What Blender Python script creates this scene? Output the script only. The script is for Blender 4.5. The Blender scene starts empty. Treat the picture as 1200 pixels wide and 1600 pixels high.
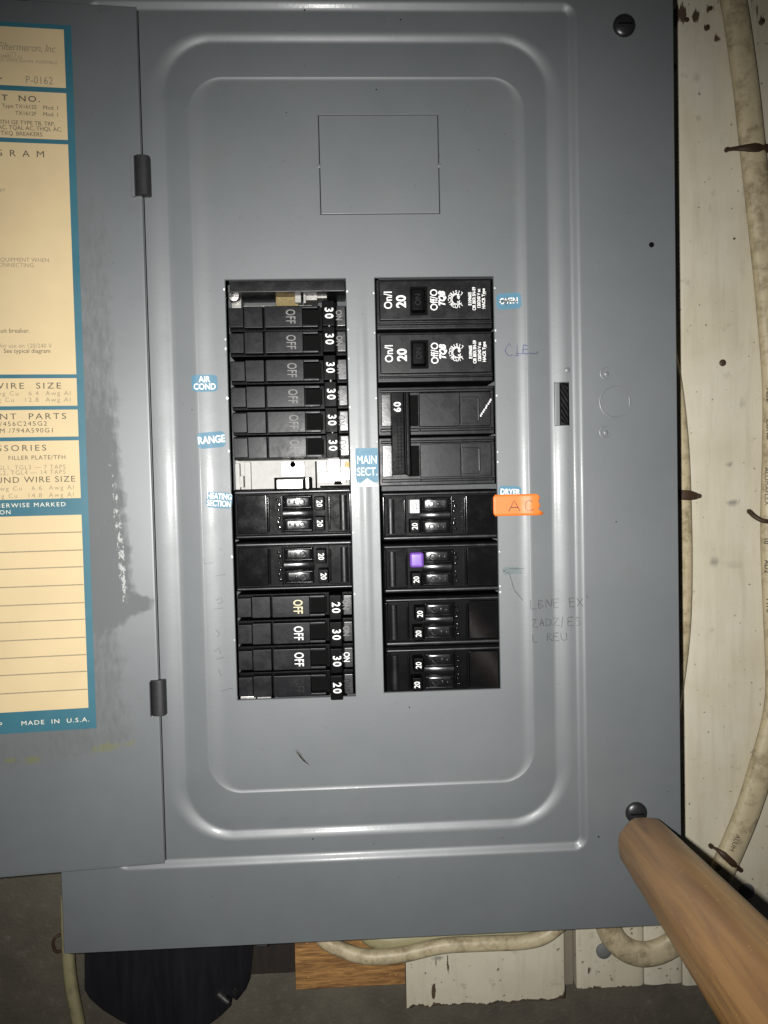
import bpy, bmesh, math, random
from mathutils import Vector, Matrix, noise
R_ = math.radians
random.seed(7)
scn = bpy.context.scene
COL = scn.collection
SC = 0.000306            # one working unit = 0.306 mm (83 units = one inch)

# ------------------------------------------------------------------ camera
FOC, DIST = 1200.0, 1200.0
YAW, PIT, ROL = 0.0429888, -0.0346878, -0.0228705
_f = Vector((math.sin(YAW)*math.cos(PIT), math.cos(YAW)*math.cos(PIT), math.sin(PIT)))
_r = Vector((math.cos(YAW), -math.sin(YAW), 0)); _u = _r.cross(_f)
RGT = math.cos(ROL)*_r + math.sin(ROL)*_u
UPV = -math.sin(ROL)*_r + math.cos(ROL)*_u
CAM = -DIST*_f
cam_d = bpy.data.cameras.new('camera'); cam = bpy.data.objects.new('camera', cam_d); COL.objects.link(cam)
cam_d.sensor_fit = 'VERTICAL'; cam_d.sensor_height = 36.0; cam_d.lens = 36.0*FOC/1600.0
cam_d.clip_start = 0.005; cam_d.clip_end = 20
cam.matrix_world = Matrix.Translation(CAM*SC) @ Matrix((RGT, UPV, -_f)).transposed().to_4x4()
scn.camera = cam

# ------------------------------------------------------------------ light: dim room + the phone's flash left of the lens
world = bpy.data.worlds.new('World'); scn.world = world; world.use_nodes = True
wb = world.node_tree.nodes['Background']; wb.inputs[0].default_value = (0.9, 0.95, 1.0, 1); wb.inputs[1].default_value = 0.012
fl = bpy.data.lights.new('phone_flash', 'SPOT'); flash = bpy.data.objects.new('phone_flash', fl); COL.objects.link(flash)
fl.energy = 12.0; fl.color = (1.0, 0.99, 0.97); fl.shadow_soft_size = 0.0022; fl.spot_size = R_(98); fl.spot_blend = 1.0
flash.location = (CAM - 48*RGT + 4*UPV)*SC
aim = Vector((-40, 0, -40))*SC
flash.rotation_euler = (aim - flash.location).to_track_quat('-Z', 'Y').to_euler()
scn.view_settings.view_transform = 'Standard'; scn.view_settings.look = 'None'
scn.view_settings.exposure = 0.0; scn.view_settings.gamma = 1.0
scn.cycles.use_denoising = True

def at(px, py, d=0.0):
    """point (x, z) of the upright plane lying d units behind the cover face"""
    v = _f*FOC + RGT*(px-600) - UPV*(py-800)
    q = CAM + v*((d-CAM.y)/v.y)
    return q.x, q.z

# ------------------------------------------------------------------ materials
def new_mat(name):
    m = bpy.data.materials.new(name); m.use_nodes = True
    nt = m.node_tree; b = nt.nodes['Principled BSDF']
    return m, nt, b
def nd(nt, t, **kw):
    n = nt.nodes.new(t)
    for k, v in kw.items(): setattr(n, k, v)
    return n
def coords(nt, scale=(1, 1, 1)):
    tc = nd(nt, 'ShaderNodeTexCoord'); mp = nd(nt, 'ShaderNodeMapping'); mp.inputs['Scale'].default_value = scale
    nt.links.new(tc.outputs['Object'], mp.inputs[0]); return mp.outputs[0]
def noise_n(nt, vec, scale, detail=4, rough=0.55, dist=0.0):
    n = nd(nt, 'ShaderNodeTexNoise'); n.inputs['Scale'].default_value = scale
    n.inputs['Detail'].default_value = detail; n.inputs['Roughness'].default_value = rough; n.inputs['Distortion'].default_value = dist
    nt.links.new(vec, n.inputs['Vector']); return n.outputs['Fac']
def ramp(nt, fac, stops):
    r = nd(nt, 'ShaderNodeValToRGB'); e = r.color_ramp.elements
    while len(e) < len(stops): e.new(0.5)
    for k, (p, c) in enumerate(stops):
        e[k].position = p; e[k].color = (c, c, c, 1) if isinstance(c, (int, float)) else (*c, 1)
    nt.links.new(fac, r.inputs[0]); return r.outputs[0]
def mix(nt, fac, a, b):
    m = nd(nt, 'ShaderNodeMix', data_type='RGBA')
    for s, v in ((0, fac), (6, a), (7, b)):
        if isinstance(v, (int, float)): m.inputs[s].default_value = v
        elif isinstance(v, tuple): m.inputs[s].default_value = (*v, 1)
        else: nt.links.new(v, m.inputs[s])
    return m.outputs[2]
def mathn(nt, op, a, b=0.0, clamp=False):
    m = nd(nt, 'ShaderNodeMath', operation=op); m.use_clamp = clamp
    for s, v in ((0, a), (1, b)):
        if isinstance(v, (int, float)): m.inputs[s].default_value = v
        else: nt.links.new(v, m.inputs[s])
    return m.outputs[0]
def bump(nt, b, h, strength, dist=0.0005, prev=None):
    n = nd(nt, 'ShaderNodeBump'); n.inputs['Strength'].default_value = strength; n.inputs['Distance'].default_value = dist
    nt.links.new(h, n.inputs['Height'])
    if prev is not None: nt.links.new(prev, n.inputs['Normal'])
    nt.links.new(n.outputs[0], b.inputs['Normal']); return n.outputs[0]
def attr(nt, name):
    a = nd(nt, 'ShaderNodeAttribute'); a.attribute_name = name; return a.outputs['Fac']

def simple(name, col, rough=0.5, metal=0.0, var=0.12, nscale=900, rvar=0.1, bmp=0.05, coat=0.0):
    m, nt, b = new_mat(name); v = coords(nt)
    f = noise_n(nt, v, nscale*0.25, 5)
    lo = tuple(c*(1-var) for c in col); hi = tuple(min(1, c*(1+var)) for c in col)
    nt.links.new(mix(nt, f, lo, hi), b.inputs['Base Color'])
    f2 = noise_n(nt, v, nscale, 3)
    nt.links.new(mathn(nt, 'ADD', mathn(nt, 'MULTIPLY', f2, 2*rvar), rough-rvar), b.inputs['Roughness'])
    b.inputs['Metallic'].default_value = metal; b.inputs['Coat Weight'].default_value = coat
    if bmp: bump(nt, b, f2, bmp, 0.0003)
    return m

PAINT = (0.180, 0.197, 0.207)
def paint_base(nt, v):
    big = noise_n(nt, v, 14, 4, 0.6); mid = noise_n(nt, v, 70, 6, 0.65)
    c = mix(nt, ramp(nt, big, [(0.35, 0.0), (0.68, 1.0)]), (0.094, 0.1035, 0.1065), (0.111, 0.1205, 0.1235))
    grime = ramp(nt, mid, [(0.56, 0.0), (0.78, 1.0)])
    c = mix(nt, mathn(nt, 'MULTIPLY', grime, 0.22), c, (0.078, 0.079, 0.070))
    speck = ramp(nt, noise_n(nt, v, 420, 2, 0.5), [(0.735, 0.0), (0.76, 1.0)])
    c = mix(nt, mathn(nt, 'MULTIPLY', speck, 0.45), c, (0.045, 0.042, 0.038))
    return c, big, mid
def make_paint():
    m, nt, b = new_mat('grey_enamel'); v = coords(nt)
    c, big, mid = paint_base(nt, v)
    nt.links.new(c, b.inputs['Base Color'])
    nt.links.new(mathn(nt, 'ADD', mathn(nt, 'MULTIPLY', mid, 0.10), 0.475), b.inputs['Roughness'])
    b.inputs['Specular IOR Level'].default_value = 1.0
    b.inputs['Coat Weight'].default_value = 0.10; b.inputs['Coat Roughness'].default_value = 0.17
    n1 = bump(nt, b, noise_n(nt, v, 18, 2, 0.4), 0.35, 0.0006)
    n2 = bump(nt, b, noise_n(nt, v, 700, 2, 0.5), 0.06, 0.0003, n1)
    nt.links.new(n2, b.inputs['Coat Normal'])
    return m
def make_door_paint():
    m, nt, b = new_mat('grey_enamel_smeared'); v = coords(nt)
    c, big, mid = paint_base(nt, v)
    st = attr(nt, 'smear'); gl = attr(nt, 'glue'); al = attr(nt, 'mould')
    vs = coords(nt, (1, 1, 0.35))
    fine = noise_n(nt, vs, 420, 5, 0.7)
    sm = mathn(nt, 'ADD', st, mathn(nt, 'MULTIPLY', mathn(nt, 'SUBTRACT', fine, 0.5), 1.3))
    sm = ramp(nt, sm, [(0.25, 0.0), (0.85, 1.0)])
    c = mix(nt, mathn(nt, 'MULTIPLY', sm, 0.55), c, (0.080, 0.086, 0.082))
    g = mathn(nt, 'MULTIPLY', gl, noise_n(nt, coords(nt, (1, 1, 0.5)), 620, 3, 0.7))
    gm = ramp(nt, g, [(0.435, 0.0), (0.50, 1.0)])
    c = mix(nt, mathn(nt, 'MULTIPLY', gm, 0.8), c, (0.40, 0.41, 0.40))
    a2 = ramp(nt, mathn(nt, 'MULTIPLY', al, noise_n(nt, v, 500, 4, 0.6)), [(0.22, 0.0), (0.42, 1.0)])
    c = mix(nt, mathn(nt, 'MULTIPLY', a2, 0.75), c, (0.115, 0.118, 0.045))
    nt.links.new(c, b.inputs['Base Color'])
    nt.links.new(mathn(nt, 'ADD', mathn(nt, 'MULTIPLY', sm, 0.22), 0.47), b.inputs['Roughness'])
    nt.links.new(mathn(nt, 'SUBTRACT', 0.92, mathn(nt, 'MULTIPLY', sm, 0.40)), b.inputs['Specular IOR Level'])
    b.inputs['Coat Weight'].default_value = 0.05; b.inputs['Coat Roughness'].default_value = 0.2
    n1 = bump(nt, b, noise_n(nt, v, 16, 2, 0.4), 0.3, 0.0006)
    bump(nt, b, gm, 0.5, 0.0003, n1)
    return m
def make_plastic(name, col, rough, dust, coat=0.0, grit=0.35, bmp=0.25, spec=0.5):
    m, nt, b = new_mat(name); b.inputs['Specular IOR Level'].default_value = spec; v = coords(nt)
    oi = nd(nt, 'ShaderNodeObjectInfo')
    va = nd(nt, 'ShaderNodeVectorMath', operation='ADD'); nt.links.new(v, va.inputs[0]); nt.links.new(oi.outputs['Location'], va.inputs[1])
    v = va.outputs[0]
    d = ramp(nt, noise_n(nt, v, 130, 6, 0.7), [(0.45, 0.0), (0.75, 1.0)])
    f = ramp(nt, noise_n(nt, v, 1500, 3, 0.6), [(0.62, 0.0), (0.72, 1.0)])
    dd = mathn(nt, 'ADD', mathn(nt, 'MULTIPLY', d, dust), mathn(nt, 'MULTIPLY', f, dust*grit), True)
    nt.links.new(mix(nt, dd, col, (0.13, 0.13, 0.135)), b.inputs['Base Color'])
    nt.links.new(mathn(nt, 'ADD', mathn(nt, 'MULTIPLY', d, rough*0.5), rough*0.85), b.inputs['Roughness'])
    b.inputs['Coat Weight'].default_value = coat; b.inputs['Coat Roughness'].default_value = 0.08
    bump(nt, b, noise_n(nt, v, 260, 4, 0.6), bmp, 0.0003)
    return m
def make_plank(name, seed, top_dirt=0.0):
    m, nt, b = new_mat(name)
    tc = nd(nt, 'ShaderNodeTexCoord'); mp = nd(nt, 'ShaderNodeMapping'); mp.inputs['Location'].default_value = (seed, seed*0.7, seed*0.3)
    nt.links.new(tc.outputs['Object'], mp.inputs[0]); v = mp.outputs[0]
    mp2 = nd(nt, 'ShaderNodeMapping'); mp2.inputs['Scale'].default_value = (1, 1, 0.12); nt.links.new(v, mp2.inputs[0]); vg = mp2.outputs[0]
    big = noise_n(nt, v, 22, 4, 0.6)
    c = mix(nt, ramp(nt, big, [(0.3, 0.0), (0.7, 1.0)]), (0.53, 0.475, 0.345), (0.62, 0.575, 0.46))
    streak = ramp(nt, noise_n(nt, vg, 160, 5, 0.6), [(0.5, 0.0), (0.78, 1.0)])
    c = mix(nt, mathn(nt, 'MULTIPLY', streak, 0.35), c, (0.34, 0.28, 0.18))
    blot = ramp(nt, noise_n(nt, v, 75, 5, 0.7), [(0.62, 0.0), (0.74, 1.0)])
    c = mix(nt, mathn(nt, 'MULTIPLY', blot, 0.55), c, (0.26, 0.23, 0.17))
    dots = ramp(nt, noise_n(nt, v, 330, 2, 0.5), [(0.70, 0.0), (0.715, 1.0)])
    c = mix(nt, mathn(nt, 'MULTIPLY', dots, 0.75), c, (0.09, 0.075, 0.05))
    wear = attr(nt, 'wear')
    w = mathn(nt, 'ADD', wear, mathn(nt, 'MULTIPLY', mathn(nt, 'SUBTRACT', noise_n(nt, vg, 260, 6, 0.7), 0.5), 1.1))
    w = ramp(nt, w, [(0.50, 0.0), (0.56, 1.0)])
    c = mix(nt, w, c, mix(nt, noise_n(nt, vg, 500, 3), (0.035, 0.022, 0.014), (0.13, 0.085, 0.05)))
    gs = attr(nt, 'smudge')
    g2 = ramp(nt, mathn(nt, 'MULTIPLY', gs, mathn(nt, 'ADD', noise_n(nt, v, 300, 5, 0.7), 0.5)), [(0.25, 0.0), (0.8, 1.0)])
    c = mix(nt, mathn(nt, 'MULTIPLY', g2, 0.75), c, (0.15, 0.14, 0.12))
    nt.links.new(c, b.inputs['Base Color']); b.inputs['Roughness'].default_value = 0.55
    h = mathn(nt, 'SUBTRACT', noise_n(nt, vg, 190, 5, 0.6), mathn(nt, 'MULTIPLY', w, 0.6))
    bump(nt, b, h, 0.45, 0.0006)
    return m
def make_wood(name, dark, lite, scale=(1, 1, 1), rough=0.6, rings=300, spec=0.5):
    m, nt, b = new_mat(name); v = coords(nt, scale)
    g = noise_n(nt, v, rings, 6, 0.6, 0.8); g2 = noise_n(nt, v, rings*0.22, 4, 0.6)
    c = mix(nt, ramp(nt, g, [(0.3, 0.0), (0.7, 1.0)]), dark, lite)
    c = mix(nt, mathn(nt, 'MULTIPLY', ramp(nt, g2, [(0.4, 0.0), (0.75, 1.0)]), 0.55), c, tuple(x*0.55 for x in dark))
    fl_ = ramp(nt, noise_n(nt, coords(nt), 520, 2, 0.5), [(0.725, 0.0), (0.745, 1.0)])
    c = mix(nt, mathn(nt, 'MULTIPLY', fl_, 0.5), c, tuple(min(1, x*1.7) for x in lite))
    nt.links.new(c, b.inputs['Base Color']); b.inputs['Roughness'].default_value = rough; b.inputs['Specular IOR Level'].default_value = spec
    bump(nt, b, g, 0.45, 0.0006); return m
def make_concrete():
    m, nt, b = new_mat('concrete'); v = coords(nt)
    a = noise_n(nt, v, 26, 6, 0.65); f = noise_n(nt, v, 210, 6, 0.7)
    c = mix(nt, ramp(nt, a, [(0.32, 0.0), (0.7, 1.0)]), (0.075, 0.064, 0.046), (0.132, 0.114, 0.083))
    c = mix(nt, mathn(nt, 'MULTIPLY', ramp(nt, f, [(0.55, 0.0), (0.72, 1.0)]), 0.5), c, (0.18, 0.16, 0.125))
    nt.links.new(c, b.inputs['Base Color']); b.inputs['Roughness'].default_value = 0.9
    n1 = bump(nt, b, a, 0.6, 0.004); bump(nt, b, f, 0.6, 0.0012, n1); return m

M = {}
M['paint'] = make_paint(); M['door'] = make_door_paint()
M['black'] = make_plastic('black_gloss_plastic', (0.004, 0.004, 0.0043), 0.13, 0.012, 0.0, 0.35, 0.05, 0.4)
M['old'] = make_plastic('dusty_black_plastic', (0.006, 0.006, 0.0072), 0.40, 0.04, 0.0, 0.9, 0.12, 0.2)
M['satin'] = make_plastic('satin_black_plastic', (0.005, 0.005, 0.0056), 0.40, 0.03, 0.0, 0.5, 0.1, 0.28)
M['handle'] = make_plastic('black_toggle_plastic', (0.0016, 0.0016, 0.0018), 0.45, 0.006, 0.0, 0.5, 0.08, 0.06)
M['rim'] = make_plastic('worn_black_rim', (0.008, 0.008, 0.009), 0.36, 0.09, 0.0, 0.8, 0.15, 0.5)
M['lane'] = make_plastic('glossy_black_lane', (0.004, 0.004, 0.0045), 0.21, 0.01, 0.0, 0.5, 0.06, 0.5)
M['pad'] = make_plastic('scuffed_grey_pad', (0.014, 0.014, 0.015), 0.34, 0.16, 0.0, 1.0, 0.3, 0.6)
M['pit'] = simple('black_and_recess_shade', (0.003, 0.003, 0.003), 0.8, bmp=0); M['pit'].node_tree.nodes['Principled BSDF'].inputs['Specular IOR Level'].default_value = 0.06  # shade of deep slots put into the colour; also serves plain black parts
M['ink'] = simple('white_ink', (0.74, 0.74, 0.72), 0.6, var=0.08, bmp=0)
M['oldink'] = simple('worn_white_ink', (0.15, 0.147, 0.14), 0.65, var=0.5, nscale=4000, bmp=0)
M['faint'] = simple('rubbed_off_ink', (0.022, 0.022, 0.022), 0.6, var=0.5, nscale=4000, bmp=0)
M['faint'].node_tree.nodes['Principled BSDF'].inputs['Specular IOR Level'].default_value = 0.05
M['yellowink'] = simple('yellowed_ink', (0.62, 0.55, 0.33), 0.6, bmp=0)
M['blackink'] = simple('black_print', (0.075, 0.066, 0.05), 0.8, var=0.5, nscale=5000, bmp=0)
M['greyink'] = simple('faded_print', (0.25, 0.205, 0.13), 0.8, var=0.5, nscale=5000, bmp=0)
M['pencil'] = simple('pencil_lead', (0.060, 0.064, 0.066), 0.45, var=0.5, nscale=3000, bmp=0)
M['bluepen'] = simple('blue_pen', (0.035, 0.045, 0.11), 0.5, var=0.4, nscale=3000, bmp=0)
M['smudge'] = simple('green_marker_smudge', (0.075, 0.115, 0.11), 0.5, var=0.4, nscale=1500, bmp=0)
M['orangeink'] = simple('marker_on_tape', (0.055, 0.03, 0.015), 0.5, bmp=0)
M['zinc'] = simple('zinc_plated_steel', (0.45, 0.44, 0.42), 0.38, 1.0, 0.15, 700, 0.1, 0.1)
M['galv'] = simple('galvanised_plate', (0.36, 0.355, 0.335), 0.62, 0.15, 0.2, 500, 0.12, 0.15)
M['dull'] = simple('dull_steel', (0.22, 0.215, 0.20), 0.5, 0.8, 0.3, 500, 0.1, 0.2)
M['brass'] = simple('tarnished_brass', (0.13, 0.10, 0.045), 0.5, 0.8, 0.25, 500, 0.1, 0.1)
M['box'] = simple('dark_box_steel', (0.05, 0.053, 0.055), 0.6)
M['screw'] = simple('black_oxide_screw', (0.05, 0.05, 0.052), 0.33, 0.7, 0.3, 600, 0.08, 0.1)
M['sticker'] = simple('blue_sticker', (0.078, 0.180, 0.250), 0.5, var=0.16, nscale=600); M['sticker'].node_tree.nodes['Principled BSDF'].inputs['Specular IOR Level'].default_value = 0.25
M['labelblue'] = simple('blue_label_print', (0.030, 0.118, 0.155), 0.45, var=0.12, nscale=120)
M['cream'] = simple('yellowed_paper', (0.54, 0.420, 0.235), 0.62, var=0.13, nscale=150, bmp=0.03)
M['labelwhite'] = simple('paper_white_print', (0.66, 0.62, 0.50), 0.6, bmp=0)
M['orange'] = simple('orange_tape', (0.74, 0.165, 0.022), 0.5, var=0.06, nscale=400)
M['purple'] = simple('purple_nail_polish', (0.165, 0.075, 0.36), 0.35, var=0.12, nscale=900, coat=0.2)
M['whitecap'] = simple('white_paint_cap', (0.62, 0.62, 0.62), 0.4, var=0.12, nscale=1500)
M['rub'] = simple('black_hinge_plastic', (0.016, 0.016, 0.017), 0.5, var=0.3, nscale=600, bmp=0.1)
M['rust'] = simple('rusty_steel', (0.055, 0.030, 0.015), 0.6, 0.2, 0.5, 900, 0.15, 0.4)
M['raw'] = make_wood('raw_board', (0.11, 0.046, 0.012), (0.52, 0.27, 0.085), (0.12, 1, 1), 0.8, 640)
M['darkwood'] = make_wood('dark_stained_board', (0.012, 0.008, 0.006), (0.03, 0.018, 0.011), (1, 1, .15), 0.8, 300)
M['stick'] = make_wood('broom_handle_wood', (0.21, 0.088, 0.015), (0.52, 0.265, 0.062), (1, 1, 0.035), 0.38, 210, 0.7)
M['concrete'] = make_concrete()
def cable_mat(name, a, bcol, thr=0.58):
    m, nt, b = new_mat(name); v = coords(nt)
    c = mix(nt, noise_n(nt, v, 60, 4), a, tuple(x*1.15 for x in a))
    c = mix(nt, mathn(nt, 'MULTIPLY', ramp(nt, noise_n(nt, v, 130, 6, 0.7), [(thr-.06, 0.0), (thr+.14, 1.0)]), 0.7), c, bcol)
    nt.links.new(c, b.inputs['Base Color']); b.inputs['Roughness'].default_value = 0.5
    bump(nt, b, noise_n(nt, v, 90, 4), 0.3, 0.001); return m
M['cable'] = cable_mat('beige_cable_sheath', (0.47, 0.395, 0.25), (0.17, 0.125, 0.062), 0.52)
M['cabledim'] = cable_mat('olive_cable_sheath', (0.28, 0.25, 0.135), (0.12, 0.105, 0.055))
M['disc'] = make_wood('scuffed_black_sheet', (0.006, 0.006, 0.0075), (0.016, 0.016, 0.019), (1, 1, 0.12), 0.42, 160)
M['grey_disc'] = simple('grey_putty', (0.14, 0.145, 0.14), 0.7)

# ------------------------------------------------------------------ mesh helpers (working units; x right, y = depth into the wall, z up)
def V(x, d, z): return Vector((x, d, z))
def box(bm, x0, x1, d0, d1, z0, z1, bev=0.0, mat=0, seg=2, taper=None):
    old = set(bm.faces)
    r = bmesh.ops.create_cube(bm, size=1.0)
    for v in r['verts']:
        fx, fy, fz = v.co.x+.5, v.co.y+.5, v.co.z+.5
        x = x0+(x1-x0)*fx; z = z0+(z1-z0)*fz
        if taper and fy < .5:      # shrink the front face
            cx, cz = (x0+x1)/2+taper[2], (z0+z1)/2+taper[3] if len(taper) > 3 else (z0+z1)/2
            x = cx+(x-(x0+x1)/2)*taper[0]; z = cz+(z-(z0+z1)/2)*taper[1]
        v.co = (x, d0+(d1-d0)*fy, z)
    if bev > 0:
        es = list({e for v in r['verts'] for e in v.link_edges})
        bmesh.ops.bevel(bm, geom=es, offset=bev, segments=seg, profile=0.5, affect='EDGES', clamp_overlap=True)
    for f in bm.faces:
        if f not in old: f.material_index = mat
def rod(bm, a, b, r0, r1=None, seg=16, mat=0, cap=True):
    """round bar from a to b"""
    r1 = r0 if r1 is None else r1
    a, b = Vector(a), Vector(b); ax = (b-a).normalized()
    s = ax.orthogonal().normalized(); t = ax.cross(s)
    A = [bm.verts.new(a+(s*math.cos(k*2*math.pi/seg)+t*math.sin(k*2*math.pi/seg))*r0) for k in range(seg)]
    B = [bm.verts.new(b+(s*math.cos(k*2*math.pi/seg)+t*math.sin(k*2*math.pi/seg))*r1) for k in range(seg)]
    fs = [bm.faces.new((A[k], A[(k+1) % seg], B[(k+1) % seg], B[k])) for k in range(seg)]
    if cap: fs += [bm.faces.new(A[::-1]), bm.faces.new(B)]
    for f in fs: f.material_index = mat
def lathe(bm, c, prof, seg=28, mat=0):
    """profile of (radius, depth) turned about the y axis at c=(x,z)"""
    rings = []
    for r, d in prof:
        rings.append([bm.verts.new((c[0]+r*math.cos(k*2*math.pi/seg), d, c[1]+r*math.sin(k*2*math.pi/seg))) for k in range(seg)])
    for A, B in zip(rings, rings[1:]):
        for k in range(seg):
            f = bm.faces.new((A[k], A[(k+1) % seg], B[(k+1) % seg], B[k])); f.material_index = mat
    f = bm.faces.new(rings[-1]); f.material_index = mat
def extrude_poly(bm, pts, d0, d1, mat=0):
    A = [bm.verts.new((x, d0, z)) for x, z in pts]; B = [bm.verts.new((x, d1, z)) for x, z in pts]
    n = len(pts); fs = [bm.faces.new(A), bm.faces.new(B[::-1])]
    for k in range(n): fs.append(bm.faces.new((A[k], B[k], B[(k+1) % n], A[(k+1) % n])))
    for f in fs: f.material_index = mat
def smooth_path(pts, n=8):
    out = []
    P = [Vector(p) for p in pts]
    for i in range(len(P)-1):
        p0, p1, p2, p3 = P[max(0, i-1)], P[i], P[i+1], P[min(len(P)-1, i+2)]
        for k in range(n):
            t = k/n
            out.append(0.5*((2*p1)+(p2-p0)*t+(2*p0-5*p1+4*p2-p3)*t*t+(3*p1-p0-3*p2+p3)*t**3))
    out.append(P[-1]); return out
def sweep(bm, pts, w, h, seg=14, mat=0, n=8, sq=2.6):
    """flat-oval cable along pts: half width w across the wall, half height h off it"""
    path = smooth_path(pts, n); rings = []
    for i, p in enumerate(path):
        t = (path[min(i+1, len(path)-1)]-path[max(i-1, 0)]).normalized()
        side = t.cross(Vector((0, 1, 0)))
        side = side.normalized() if side.length > 1e-4 else Vector((1, 0, 0))
        nrm = side.cross(t).normalized()
        ring = []
        for k in range(seg):
            a = 2*math.pi*k/seg; c, s = math.cos(a), math.sin(a)
            c = math.copysign(abs(c)**(2/sq), c); s = math.copysign(abs(s)**(2/sq), s)
            ring.append(bm.verts.new(p+side*(w*c)+nrm*(h*s)))
        rings.append(ring)
    for A, B in zip(rings, rings[1:]):
        for k in range(seg):
            f = bm.faces.new((A[k], A[(k+1) % seg], B[(k+1) % seg], B[k])); f.material_index = mat
    for r in (rings[0][::-1], rings[-1]): bm.faces.new(r).material_index = mat

_fonts = {}
def text(bm, s, x, d, z, cap, rot=0.0, align='CENTER', bold=0.0, xs=1.0, mat=0, space=1.0, shear=0.0, depth=None):
    if 'M' in s or 'W' in s: bold = 0.0
    key = (s, align, bold, space, shear)
    if key not in _fonts:
        cu = bpy.data.curves.new('lettering', 'FONT'); cu.body = s; cu.size = 1.0; cu.align_x = align; cu.align_y = 'CENTER'
        cu.offset = bold; cu.space_character = space; cu.shear = shear; cu.resolution_u = 3
        o = bpy.data.objects.new('lettering', cu); COL.objects.link(o)
        dg = bpy.context.evaluated_depsgraph_get(); dg.update()
        me = o.evaluated_get(dg).to_mesh()
        _fonts[key] = ([tuple(v.co) for v in me.vertices], [tuple(p.vertices) for p in me.polygons])
        bpy.data.objects.remove(o); bpy.data.curves.remove(cu)
    vs, fs = _fonts[key]; k = cap/0.70; c_, s_ = math.cos(R_(rot)), math.sin(R_(rot))
    out = []
    for vx, vy, _ in vs:
        tx, ty = vx*k*xs, vy*k
        X, Z = x+tx*c_-ty*s_, z+tx*s_+ty*c_
        out.append(bm.verts.new((X, depth(X, Z)-d if depth else d, Z)))
    for f in fs:
        try:
            g = bm.faces.new([out[i] for i in f]); g.normal_update()
            if g.normal.y > 0: g.normal_flip()
            g.material_index = mat
        except ValueError: pass
def ribbon(bm, pts, w, d, mat=0, depth=None):
    """hand-drawn stroke: a thin flat line along (x, z) points"""
    P = [Vector((a, b)) for a, b in pts]; Q = [P[0]]
    for a, b in zip(P, P[1:]):
        n = max(1, int((b-a).length/4))
        for k in range(1, n+1): Q.append(a.lerp(b, k/n))
    L = []
    for i, p in enumerate(Q):
        t = (Q[min(i+1, len(Q)-1)]-Q[max(i-1, 0)]); t = t.normalized() if t.length > 1e-6 else Vector((1, 0))
        nrm = Vector((-t.y, t.x))*w*0.5*(0.75+0.5*random.random())
        row = []
        for q in (p+nrm, p-nrm):
            row.append(bm.verts.new((q.x, depth(q.x, q.y)-d if depth else d, q.y)))
        L.append(row)
    for a, b in zip(L, L[1:]):
        f = bm.faces.new((a[0], a[1], b[1], b[0])); f.normal_update()
        if f.normal.y > 0: f.normal_flip()
        f.material_index = mat

ROOTS = {}
def thing(name, label, cat, x=0, d=0, z=0, group=None, rot=None):
    o = bpy.data.objects.new(name, None); COL.objects.link(o); o.location = Vector((x, d, z))*SC
    o.empty_display_size = 0.01
    if rot: o.rotation_euler = rot
    o['label'] = label; o['category'] = cat
    if group: o['group'] = group
    return o
def tag(o, label, cat, group=None, kind=None):
    if label: o['label'] = label
    if cat: o['category'] = cat
    if group: o['group'] = group
    if kind: o['kind'] = kind
    return o
def finish(name, bm, mats, parent=None, angle=42, local=False, label=None, origin=None, recalc=True, wn=True):
    """one mesh object from bm. Coordinates are scene units unless local=True (then relative to the parent)."""
    if recalc: bmesh.ops.recalc_face_normals(bm, faces=bm.faces)
    off = Vector(origin) if origin else Vector((0, 0, 0))
    if parent is not None and not local: off = parent.location/SC
    for v in bm.verts: v.co = (v.co-off)*SC
    me = bpy.data.meshes.new(name); bm.to_mesh(me); bm.free()
    for m in (mats if isinstance(mats, (list, tuple)) else [mats]): me.materials.append(m)
    me.polygons.foreach_set('use_smooth', [True]*len(me.polygons))
    me.set_sharp_from_angle(angle=R_(angle))
    o = bpy.data.objects.new(name, me); COL.objects.link(o)
    if parent is not None: o.parent = parent
    else: o.location = off*SC
    if label: o['label'] = label
    if wn and angle < 55 and recalc:
        w = o.modifiers.new('face_weighted_normals', 'WEIGHTED_NORMAL'); w.keep_sharp = True; w.weight = 50
    return o
def sub(o, parent):
    """hang a finished mesh under another part, keeping its place"""
    o.parent = parent; return o
def dup(root, loc, rot=None, label=None):
    r = root.copy(); COL.objects.link(r); r.location = Vector(loc)*SC
    if rot: r.rotation_euler = rot
    if label: r['label'] = label
    for ch in list(root.children):
        c = ch.copy(); COL.objects.link(c); c.parent = r
        for g in ch.children:
            e = g.copy(); COL.objects.link(e); e.parent = c
    return r

# ------------------------------------------------------------------ setting: concrete wall
WALL, BOARD = 262.0, 214.0
bm = bmesh.new()
nx, nz = 60, 70
grid = [[None]*(nz+1) for _ in range(nx+1)]
for i in range(nx+1):
    for j in range(nz+1):
        x = -1500+3000*i/nx; z = -1500+3200*j/nz
        grid[i][j] = bm.verts.new((x, WALL+3*noise.noise(Vector((x*.01, 0, z*.01)))+2*noise.noise(Vector((x*.03, 5, z*.03))), z))
for i in range(nx):
    for j in range(nz): bm.faces.new((grid[i][j], grid[i+1][j], grid[i+1][j+1], grid[i][j+1]))
o = finish('concrete_wall', bm, M['concrete'], angle=180); tag(o, None, None, kind='structure')

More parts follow.
